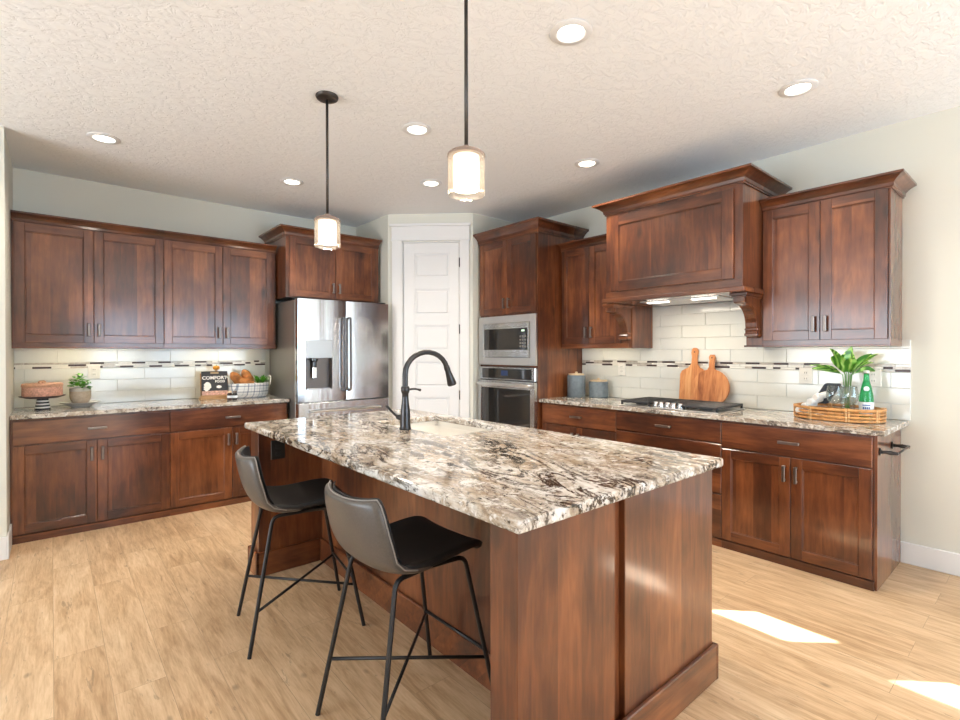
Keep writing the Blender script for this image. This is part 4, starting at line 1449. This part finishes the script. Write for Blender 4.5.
# cake on a striped stand
kx, ky = -0.055, 5.16
root = thing('cake_stand', 'dark cake plate on a black and white striped pedestal', 'cake stand', (kx, ky, CT))
b = BM()
n = 7
for k in range(n):
    z0, z1 = 0.0005 + k * 0.012, 0.0005 + (k + 1) * 0.012
    rA, rB = 0.060 - k * 0.0026, 0.060 - (k + 1) * 0.0026
    lathe(b, [(rA, z0), (rB, z1)], (0, 0, 0), 28, k % 2 == 0, cap=False)
bmesh.ops.remove_doubles(b, verts=b.verts, dist=1e-5)
obj('pedestal', b, ['white_glaze', 'black_glaze'], root)
b = BM(); lathe(b, [(0.0005, 0.0845), (0.05, 0.0845), (0.12, 0.090), (0.168, 0.104), (0.170, 0.108), (0.160, 0.107), (0.10, 0.100), (0.0005, 0.099)], (0, 0, 0), 40); obj('plate', b, 'choc', root)
CS = 0.82
root.scale = (CS, CS, 1)
root = thing('cake', 'round pink sponge cake with tan icing on the striped stand', 'cake', (kx, ky, CT + 0.1075))
b = BM(); lathe(b, [(0.0005, 0.0), (0.146, 0.0), (0.149, 0.008), (0.148, 0.075), (0.0005, 0.077)], (0, 0, 0), 40); obj('sponge', b, 'cake_side', root)
b = BM()
lathe(b, [(0.0005, 0.0775), (0.150, 0.0775), (0.153, 0.086), (0.150, 0.103), (0.142, 0.108), (0.0005, 0.106)], (0, 0, 0), 40)
for k in range(9):
    a = k * 0.7
    t = BM(); bmesh.ops.create_icosphere(t, subdivisions=2, radius=0.012 + 0.004 * (k % 3))
    merge(b, t, 0, Matrix.Translation((0.03 * math.cos(a) * (k % 4) / 2, 0.03 * math.sin(a), 0.112)))
obj('icing', b, 'cake_top', root)
root.scale = (CS, CS, 0.90)

# plates with a potted plant
qx, qy = 0.176, 5.20
for k, (r, z) in enumerate(((0.095, 0.0005), (0.135, 0.020))):
    b = BM(); lathe(b, [(0.0005, 0), (r * 0.6, 0), (r * 0.66, 0.005), (r * 0.98, 0.019), (r, 0.022), (r * 0.96, 0.0215), (r * 0.62, 0.010), (0.0005, 0.008)], (0, 0, 0), 40)
    tag(obj('plate', b, 'plate_grey', loc=(qx, qy, CT + z)), ('smaller lower grey plate under the potted plant', 'wide upper grey plate directly under the potted plant')[k], 'plate', 'plates under the potted plant')
root = thing('potted_plant', 'small bright green plant in a taupe pot on plates', 'plant', (qx, qy, CT + 0.0285))
b = BM(); lathe(b, [(0.0005, 0.0), (0.050, 0.0), (0.062, 0.008), (0.078, 0.035), (0.083, 0.06), (0.083, 0.105), (0.075, 0.105), (0.0005, 0.098)], (0, 0, 0), 32); obj('pot', b, 'pot', root)
b = BM(); lathe(b, [(0.0835, 0.103), (0.084, 0.105), (0.084, 0.128), (0.078, 0.129), (0.076, 0.106)], (0, 0, 0), 32, cap=False); obj('pot_rim', b, 'pot_rim', root)
b = BM()
rnd = random.Random(3)
for k in range(110):
    a = rnd.random() * 2 * PI; rr = 0.07 * math.sqrt(rnd.random())
    hgt = 0.122 + 0.105 * (1 - (rr / 0.08) ** 2) * rnd.random() + (0.02 if math.cos(a) < 0 else 0)
    c = (rr * math.cos(a) * 1.1, rr * math.sin(a), hgt)
    leaf(b, c, (math.cos(a + rnd.uniform(-1, 1)), math.sin(a + rnd.uniform(-1, 1)), rnd.uniform(-0.1, 0.9)), 0.038, 0.030, 0.2, n=4)
obj('foliage', b, 'green_leaf', root)
root.scale = (0.84, 0.84, 0.98)

# cookbook on its stand
root = thing('book_stand', 'pale wooden stand holding the cookbook', 'book stand', (1.175, 5.235, CT), R(-6))
b = BM()
box(b, -0.125, -0.03, 0.0005, 0.125, 0.085, 0.018, 0.003)
box(b, -0.125, -0.034, 0.0005, 0.125, -0.022, 0.040, 0.003)
obj('base', b, 'crate_wood', root)
b = BM()
tt = BM(); box(tt, -0.118, 0, 0, 0.118, 0.008, 0.23, 0.002)
merge(b, tt, 0, Matrix.Translation((0, 0.028, 0.018)) @ Matrix.Rotation(R(-12), 4, 'X'))
obj('back_rest', b, 'crate_wood', root)
ROT = Matrix.Translation((0, -0.008, 0.0215)) @ Matrix.Rotation(R(-12), 4, 'X')
root = thing('cookbook', 'black cookbook titled comfort food on a wooden stand', 'book', (1.175, 5.235, CT), R(-6))
def tb(name, parent, mats, *boxes):
    b = BM()
    for q in boxes:
        box(b, *q)
    bmesh.ops.transform(b, matrix=ROT, verts=b.verts)
    return obj(name, b, mats, parent)
tb('pages', root, 'white_cloth', (-0.105, 0.006, 0.004, 0.105, 0.022, 0.240))
cv = tb('cover', root, 'book_black', (-0.110, 0.0, 0.0, 0.110, 0.005, 0.245, 0.001), (-0.110, 0.023, 0.0, 0.110, 0.028, 0.245, 0.001), (-0.1105, 0.005, 0.0, -0.106, 0.023, 0.245))
tb('cover_photo', cv, 'book_photo', (-0.108, -0.0008, 0.002, 0.108, -0.0001, 0.058))
# mixing-bowl-like white mark and small heart on the cover
b = BM()
for cx, cz, rx, rz_ in ((-0.062, 0.105, 0.030, 0.038), (-0.070, 0.085, 0.024, 0.030), (0.035, 0.095, 0.022, 0.014)):
    vs = [b.verts.new((cx + rx * math.cos(2 * PI * k / 16) * (1 + 0.2 * math.sin(3 * k)), -0.0009, cz + rz_ * math.sin(2 * PI * k / 16))) for k in range(16)]
    b.faces.new(vs)
bmesh.ops.transform(b, matrix=ROT, verts=b.verts)
obj('cover_picture', b, 'ink_white', cv)
def text(name, s, size, pos, parent, m, mtx, bold=0.0):
    cu = bpy.data.curves.new(name, 'FONT')
    cu.body = s; cu.size = size; cu.align_x = 'CENTER'; cu.offset = bold; cu.resolution_u = 3
    t = bpy.data.objects.new('t', cu); COL.objects.link(t)
    bpy.context.view_layer.update()
    me = bpy.data.meshes.new_from_object(t.evaluated_get(bpy.context.evaluated_depsgraph_get()))
    bpy.data.objects.remove(t)
    me.transform(mtx @ Matrix.Translation(pos) @ Matrix.Rotation(PI / 2, 4, 'X'))
    me.materials.append(M[m])
    o = bpy.data.objects.new(name, me); COL.objects.link(o); o.parent = parent
    return o
text('title', 'COMFORT', 0.044, (0.0, -0.0012, 0.168), cv, 'ink_white', ROT, 0.0012)
text('title', 'FOOD', 0.030, (0.045, -0.0012, 0.137), cv, 'ink_white', ROT, 0.0008)
tb('cover_strip', cv, 'ink_tan', (-0.035, -0.0008, 0.222, 0.035, -0.0001, 0.236))
root = thing('orange', 'small orange ornament perched on top of the cookbook', 'ornament', (1.20, 5.298, CT + 0.262), R(-6))
b = BM()
for k in range(7):
    t = BM(); bmesh.ops.create_uvsphere(t, u_segments=10, v_segments=8, radius=0.017)
    for f in t.faces: f.smooth = True
    merge(b, t, 0, Matrix.Translation((0.014 * math.cos(k * 0.9), 0.010 * math.sin(k * 0.9), 0.032)) @ Matrix.Diagonal((1, 1, 1.15, 1)))
obj('fruit', b, 'orange', root)
root.name = 'pumpkin_ornament'
b = BM(); tube(b, [(0, 0, 0.045), (0.004, 0, 0.062)], 0.003, 6); obj('stem', b, 'stem', root)
b = BM(); box(b, -0.010, -0.006, -0.002, 0.010, 0.008, 0.016, 0.001); obj('clip', b, 'crate_wood', root)

# basket with plaid cloth
bx, by = 1.478, 5.235
root = thing('bread_basket', 'oval basket wrapped in blue and white plaid cloth', 'basket', (bx, by, CT))
b = BM()
def oval(ra, rb, z, n=36, wob=0.0, k=9):
    return [(ra * math.cos(2 * PI * j / n) * (1 + wob * math.sin(k * 2 * PI * j / n)), rb * math.sin(2 * PI * j / n) * (1 + wob * math.sin(k * 2 * PI * j / n)), z) for j in range(n)]
rows = [oval(0.12, 0.07, 0.001), oval(0.155, 0.100, 0.001), oval(0.175, 0.118, 0.03, wob=0.01), oval(0.183, 0.125, 0.085, wob=0.015), oval(0.186, 0.128, 0.138, wob=0.02), oval(0.176, 0.118, 0.142, wob=0.02), oval(0.165, 0.106, 0.06), oval(0.10, 0.06, 0.02)]
vs = grid_face(b, rows, 0, True)
b.faces.new(vs[-1]); b.faces.new(list(reversed(vs[0])))
obj('cloth_liner', b, 'plaid', root)
b = BM(); 
for k in (0, 1):
    x = (-1, 1)[k] * 0.186
    tube(b, arc_pts([(x, -0.05, 0.12), (x * 1.06, -0.045, 0.205), (x * 1.06, 0.045, 0.205), (x, 0.05, 0.12)], 6, 0.04), 0.006, 8)
obj('handles', b, 'white_cloth', root)
for k, (dx, dy, tilt, rz, L, lab) in enumerate(((-0.108, -0.005, 48, 20, 0.095, 'golden bread roll at the left end of the basket'), (-0.005, 0.02, 62, -30, 0.095, 'brown bread roll standing at the back of the basket'), (-0.035, -0.045, 8, 10, 0.075, 'bread roll lying low at the front of the basket'))):
    b = BM()
    t = BM(); bmesh.ops.create_uvsphere(t, u_segments=20, v_segments=14, radius=1)
    for f in t.faces: f.smooth = True
    for v in t.verts:
        v.co.z *= 1 + 0.06 * math.sin(v.co.x * 9)
    merge(b, t, 0, Matrix.Rotation(R(rz), 4, 'Z') @ Matrix.Rotation(R(tilt), 4, 'Y') @ Matrix.Diagonal((L, 0.046, 0.046, 1)))
    o = obj('bread_roll', b, 'bread', loc=(bx + dx, by + dy, CT + (0.178, 0.190, 0.150)[k]))
    tag(o, lab, 'bread', 'bread in the basket')
b = BM(); rnd = random.Random(5)
for k in range(46):
    a = rnd.uniform(0, 2 * PI)
    leaf(b, (rnd.uniform(-0.03, 0.03), rnd.uniform(-0.03, 0.03), 0.0), (math.cos(a), math.sin(a) * 0.7, rnd.uniform(0.25, 1.3)), rnd.uniform(0.09, 0.15), 0.015, 0.22, n=5)
tag(obj('herb_sprigs', b, 'green_leaf', loc=(bx + 0.105, by, CT + 0.135)), 'green leafy sprigs at the right end of the bread basket', 'herbs')
for k, (x, y, mm, lab) in enumerate(((1.293, 5.02, 'book_black', 'small dark spice jar beside the cookbook, nearer the basket'), (1.255, 5.045, 'glass_dark', 'small brown spice jar just right of the cookbook'))):
    root = thing('spice_jar', lab, 'jar', (x, y, CT), 0, 'spice jars on the far counter')
    b = BM(); lathe(b, [(0.0005, 0.0005), (0.020, 0.0005), (0.022, 0.006), (0.022, 0.055), (0.016, 0.064), (0.0005, 0.066)], (0, 0, 0), 20); obj('jar_body', b, mm, root)
    b = BM(); lathe(b, [(0.0005, 0.0665), (0.017, 0.0665), (0.017, 0.084), (0.0005, 0.085)], (0, 0, 0), 20); obj('lid', b, ('pull', 'lid_wood')[k], root)
    b = BM(); lathe(b, [(0.0224, 0.020), (0.0224, 0.042)], (0, 0, 0), 20, cap=False); obj('jar_label', b, 'label_white', root)

# ------------------------------------------------------------------ things on the right counter
for k, (x, y, r, h, lab) in enumerate(((3.905, 3.115, 0.086, 0.215, 'taller blue-grey canister with pale wood lid'), (4.030, 2.945, 0.092, 0.155, 'shorter blue-grey canister with pale wood lid'))):
    root = thing('canister', lab, 'canister', (x, y, CT), 0, 'canisters by the oven tower')
    b = BM(); lathe(b, [(0.0005, 0.0005), (r * 0.94, 0.0005), (r, 0.008), (r, h - 0.012), (r * 0.96, h - 0.003), (r * 0.9, h), (0.0005, h)], (0, 0, 0), 32); obj('jar_body', b, 'canister', root)
    b = BM(); lathe(b, [(0.0005, h + 0.0005), (r * 0.86, h + 0.0005), (r * 0.88, h + 0.004), (r * 0.88, h + 0.015), (0.0005, h + 0.017)], (0, 0, 0), 32)
    lathe(b, [(0.010, h + 0.017), (0.014, h + 0.024), (0.012, h + 0.032), (0.0005, h + 0.035)], (0, 0, 0), 16); obj('lid', b, 'lid_wood', root)

def board(label, y, kind, xoff, rz_tilt):
    """leans on the tile; own frame as the cabinets'"""
    T = 0.018
    root = thing('cutting_board', label, 'cutting board', (xoff, y, CT + 0.0015), -PI / 2, 'cutting boards against the backsplash')
    out = []
    if kind == 'rect':
        w, h, hw, hh = 0.118, 0.300, 0.026, 0.475
        out = [(-w + 0.02, 0), (w - 0.02, 0), (w, 0.02), (w, h - 0.05), (w - 0.012, h - 0.02), (w - 0.045, h - 0.002), (hw + 0.02, h + 0.012), (hw, h + 0.04)]
        out += [(0.022, hh - 0.075), (0.030, hh - 0.04), (0.026, hh - 0.012), (0.012, hh), (-0.012, hh), (-0.026, hh - 0.012), (-0.030, hh - 0.04), (-0.022, hh - 0.075)]
        out += [(-hw, h + 0.04), (-hw - 0.02, h + 0.012), (-w + 0.045, h - 0.002), (-w + 0.012, h - 0.02), (-w, h - 0.05), (-w, 0.02)]
        hc = (0, hh - 0.035)
    else:
        r = 0.152
        for k in range(33):
            a = R(-80 + 340 * 0) + 0
            ang = R(90) + R(12) + R(336) * k / 32
            out.append((r * math.cos(ang), r * 0.98 + r * math.sin(ang)))
        hh = 0.42
        out += [(0.022, 0.32), (0.020, 0.37), (0.027, 0.40), (0.018, hh), (-0.018, hh), (-0.027, 0.40), (-0.020, 0.37), (-0.022, 0.32)]
        hc = (0, hh - 0.025)
    b = BM()
    a_ = [b.verts.new((x, 0, z)) for x, z in out]
    c_ = [b.verts.new((x, T, z)) for x, z in out]
    n = len(out)
    b.faces.new(a_); b.faces.new(list(reversed(c_)))
    for i in range(n):
        b.faces.new((a_[i], c_[i], c_[(i + 1) % n], a_[(i + 1) % n]))
    bmesh.ops.recalc_face_normals(b, faces=b.faces)
    es = [e for e in b.edges if abs(e.verts[0].co.y - e.verts[1].co.y) < 1e-6]
    bmesh.ops.bevel(b, geom=es, offset=0.003, segments=2, affect='EDGES')
    bd = obj('board', b, 'acacia', root)
    b = BM(); tube(b, [(hc[0], -0.0006, hc[1]), (hc[0], T + 0.0006, hc[1])], 0.006, 12); obj('hanging_hole', b, 'dark_gap', root)
    root.rotation_mode = 'XYZ'
    root.rotation_euler = (Matrix.Rotation(-PI / 2, 4, 'Z') @ Matrix.Rotation(R(-rz_tilt), 4, 'X')).to_euler()
    return root
board('rectangular acacia cutting board leaning behind the round one', 2.035, 'rect', 4.075, 6.0)
board('round acacia cutting board leaning in front, right of the rectangular board', 1.875, 'round', 4.035, 8.0)

# towel bar on the end of the base run
root = thing('towel_bar', 'dark bronze towel bar on the end of the base cabinet', 'towel bar', (0, 0, 0))
YE = YB0 - 0.0125
for x in (3.575, 3.885):
    b = BM()
    tube(b, [(x, YE - 0.0005, 0.785), (x, YE - 0.007, 0.785), (x, YE - 0.010, 0.785), (x, YE - 0.03, 0.785), (x, YE - 0.05, 0.785), (x, YE - 0.07, 0.785), (x, YE - 0.085, 0.785)], [0.022, 0.022, 0.010, 0.008, 0.013, 0.009, 0.009], 14)
    obj('post', b, 'bronze', root)
b = BM(); tube(b, [(3.562, YE - 0.080, 0.785), (3.898, YE - 0.080, 0.785)], 0.006, 10); obj('bar', b, 'bronze', root)

# rattan tray
tx, ty = 3.895, 0.965
TR = R(-4)
root = thing('rattan_tray', 'oval honey rattan tray on the right counter', 'tray', (tx, ty, CT), TR)
A_, B_ = 0.168, 0.240       # half sizes along x and y
def sov(a, b_, z, n=48, p=2.15):
    out = []
    for j in range(n):
        t = 2 * PI * j / n
        c, s = math.cos(t), math.sin(t)
        out.append((a * math.copysign(abs(c) ** (2 / p), c), b_ * math.copysign(abs(s) ** (2 / p), s), z))
    return out
b = BM(); vs = [[b.verts.new(q) for q in sov(A_ - 0.012, B_ - 0.012, z)] for z in (0.006, 0.014)]
b.faces.new(list(reversed(vs[0]))); b.faces.new(vs[1])
for j in range(48):
    b.faces.new((vs[0][j], vs[0][(j + 1) % 48], vs[1][(j + 1) % 48], vs[1][j]))
obj('tray_floor', b, 'rattan', root)
for k, z in enumerate((0.011, 0.032, 0.053, 0.076)):
    b = BM(); tube(b, sov(A_ + (0.003 if k % 2 else 0), B_ + (0.003 if k % 2 else 0), z), 0.0085 if k < 3 else 0.0100, 8, closed=True); obj('cane_hoop', b, 'rattan', root)
for k in range(8):
    q = sov(A_, B_, 0)[(k * 6 + 3) % 48]
    d = Vector((q[0], q[1], 0)).normalized()
    b = BM()
    for s_ in (-1, 1):
        off = Vector((-d.y, d.x, 0)) * 0.008 * s_
        tube(b, [Vector((q[0], q[1], 0.003)) + d * 0.008 + off, Vector((q[0], q[1], 0.088)) + d * 0.010 + off, Vector((q[0], q[1], 0.088)) - d * 0.012 + off, Vector((q[0], q[1], 0.012)) - d * 0.012 + off], 0.004, 6)
    obj('cane_wrap', b, 'rattan_wrap', root)
ZF = CT + 0.0145
# leafy plant in a glass vase
vx, vy = 3.950, 0.925
root = thing('vase_of_leaves', 'broad striped green leaves in a clear glass vase', 'plant', (vx, vy, ZF))
b = BM(); lathe(b, [(0.0005, 0.0005), (0.030, 0.0005), (0.035, 0.008), (0.040, 0.06), (0.046, 0.13), (0.050, 0.205), (0.047, 0.205), (0.037, 0.06), (0.030, 0.012), (0.0005, 0.010)], (0, 0, 0), 28); obj('vase', b, 'clear_glass', root)
b = BM(); bl = BM()
rnd = random.Random(11)
LV = [(-0.9, 0.2, 0.55, 0.21), (-0.55, -0.3, 1.0, 0.20), (-0.35, 0.5, 1.5, 0.23), (0.05, -0.2, 1.9, 0.23), (0.25, 0.4, 1.4, 0.21), (0.75, -0.1, 0.95, 0.24), (0.45, -0.5, 1.1, 0.20), (-0.2, -0.6, 0.8, 0.17), (0.55, 0.5, 0.45, 0.18), (0.2, -0.7, 0.55, 0.17), (-0.7, 0.5, 0.4, 0.17), (-0.1, 0.2, 1.2, 0.16), (0.9, 0.2, 0.35, 0.17), (-0.45, -0.1, 0.75, 0.18)]
rv = Vector((math.cos(R(YAW)), -math.sin(R(YAW)), 0)); fv = Vector((math.sin(R(YAW)), math.cos(R(YAW)), 0))
for sx, sy, sz, L in LV:
    d = (rv * sx + fv * sy * 0.8 + Vector((0, 0, sz))).normalized()
    s0 = Vector((0.012 * sx, 0.012 * sy, 0.02)); s1 = Vector((0, 0, 0.275)) + rv * sx * 0.035 + fv * sy * 0.02
    tube(b, [s0, (s0 + s1) / 2 + Vector((0, 0, 0.01)), s1, s1 + d * 0.04], 0.0022, 5)
    leaf(bl, s1 + d * 0.02, d, L * 1.0, 0.068, 0.28, n=8, roll=rnd.uniform(-0.9, 0.9), fold=0.35)
obj('stems', b, 'stem', root); 
def leafmat():
    m, nt, bs = mat('calathea_leaf')
    co = objco(nt, False)
    w = nt.nodes.new('ShaderNodeTexWave'); w.bands_direction = 'DIAGONAL'
    w.inputs['Scale'].default_value = 16; w.inputs['Distortion'].default_value = 3
    nt.links.new(co, w.inputs['Vector'])
    nt.links.new(ramp(nt, w.outputs['Fac'], [(0.2, (0.045, 0.19, 0.02)), (0.6, (0.16, 0.42, 0.05)), (0.9, (0.36, 0.60, 0.16))]), bs.inputs['Base Color'])
    bs.inputs['Roughness'].default_value = 0.35
    return m
M['calathea'] = leafmat()
obj('leaves', bl, 'calathea', root)
# wine glasses
def wineglass(label, x, y):
    root = thing('wine_glass', label, 'glass', (x, y, ZF), 0, 'wine glasses in the tray')
    b = BM(); lathe(b, [(0.0005, 0.0005), (0.036, 0.0005), (0.036, 0.0025), (0.012, 0.006), (0.004, 0.014), (0.0036, 0.085), (0.0005, 0.087)], (0, 0, 0), 24); obj('foot_stem', b, 'clear_glass', root)
    b = BM(); lathe(b, [(0.004, 0.086), (0.020, 0.091), (0.036, 0.106), (0.045, 0.130), (0.046, 0.150), (0.042, 0.180), (0.038, 0.205), (0.0368, 0.205), (0.0405, 0.180), (0.0445, 0.150), (0.0435, 0.131), (0.035, 0.108), (0.019, 0.093), (0.0005, 0.090)], (0, 0, 0), 28, cap=False); obj('bowl', b, 'clear_glass', root)
    return root
wineglass('clear wine glass on the left, beside the charcoal napkin', 3.858, 0.975)
wineglass('clear wine glass standing nearest the green bottle', 3.812, 0.882)
# bottle
root = thing('water_bottle', 'green glass water bottle with white label in the rattan tray', 'bottle', (3.920, 0.820, ZF))
b = BM(); lathe(b, [(0.0005, 0.0005), (0.034, 0.0005), (0.038, 0.006), (0.038, 0.115), (0.036, 0.150), (0.026, 0.205), (0.016, 0.245), (0.0135, 0.285), (0.0145, 0.288), (0.0005, 0.290)], (0, 0, 0), 28); obj('bottle_glass', b, 'green_glass', root)
b = BM(); lathe(b, [(0.0005, 0.2905), (0.0152, 0.2905), (0.0155, 0.294), (0.0155, 0.306), (0.0005, 0.308)], (0, 0, 0), 20); obj('cap', b, 'white_plastic', root)
b = BM(); lathe(b, [(0.0384, 0.035), (0.0384, 0.108)], (0, 0, 0), 28, cap=False); lb = obj('bottle_label', b, 'label_white', root)
b = BM()
an0 = math.atan2(-0.838, -3.915)
for (a0, a1, z0, z1) in ((-0.55, 0.55, 0.086, 0.092), (-0.5, -0.30, 0.064, 0.078), (-0.22, -0.05, 0.064, 0.078), (0.03, 0.2, 0.064, 0.078), (0.28, 0.46, 0.064, 0.078)):
    rows = [[(0.0387 * math.cos(an0 + a0 + (a1 - a0) * j / 5), 0.0387 * math.sin(an0 + a0 + (a1 - a0) * j / 5), z) for j in range(6)] for z in (z0, z1)]
    grid_face(b, rows)
obj('label_print', b, 'label_blue', lb, fix=False)
b = BM()
for k in range(1):
    rows = [[((0.0300 + dz) * math.cos(an0 + 0.5 * math.cos(2 * PI * j / 14) * s_), (0.0300 + dz) * math.sin(an0 + 0.5 * math.cos(2 * PI * j / 14) * s_), 0.192 + 0.016 * s_ * math.sin(2 * PI * j / 14)) for j in range(14)] for s_, dz in ((0.01, 0.0005), (1.0, 0.0008))]
    grid_face(b, rows, 0, True)
obj('neck_label', b, 'label_white', root, fix=False)
# napkins
b = BM()
def roll_(bm, c, d, L, r, mi=0):
    d = Vector(d).normalized(); c = Vector(c)
    tube(bm, [c - d * L / 2, c - d * (L / 2 - 0.004), c + d * (L / 2 - 0.004), c + d * L / 2], [r * 0.8, r, r, r * 0.8], 16, mi)
root = thing('white_plate', 'white plate lying under the napkins in the rattan tray', 'plate', (3.870, 1.095, ZF))
b = BM(); lathe(b, [(0.0005, 0.0005), (0.05, 0.0005), (0.078, 0.014), (0.082, 0.018), (0.078, 0.0175), (0.05, 0.007), (0.0005, 0.006)], (0, 0, 0), 32); obj('dish', b, 'porcelain', root)
for k in range(4):
    b = BM()
    roll_(b, (0, 0, 0), (0.9, -0.3, 0.15), 0.115, 0.021)
    tag(obj('rolled_napkin', b, 'white_cloth', loc=(3.842 + 0.008 * k, 1.145 - 0.031 * k, ZF + 0.043 + 0.030 * k)),
        ('white rolled napkin, lowest and leftmost of the four', 'second lowest of the four white rolled napkins', 'second highest of the four white rolled napkins', 'top white rolled napkin beside the charcoal one')[k], 'napkin', 'white rolled napkins')
b = BM()
t = BM(); box(t, -0.022, -0.045, -0.070, 0.022, 0.045, 0.070, 0.010, seg=2)
for v in t.verts:
    v.co.y += v.co.z * -0.55
merge(b, t)
tag(obj('folded_napkin', b, 'napkin', loc=(3.960, 1.045, ZF + 0.145)), 'charcoal folded napkin leaning in the rattan tray', 'napkin')
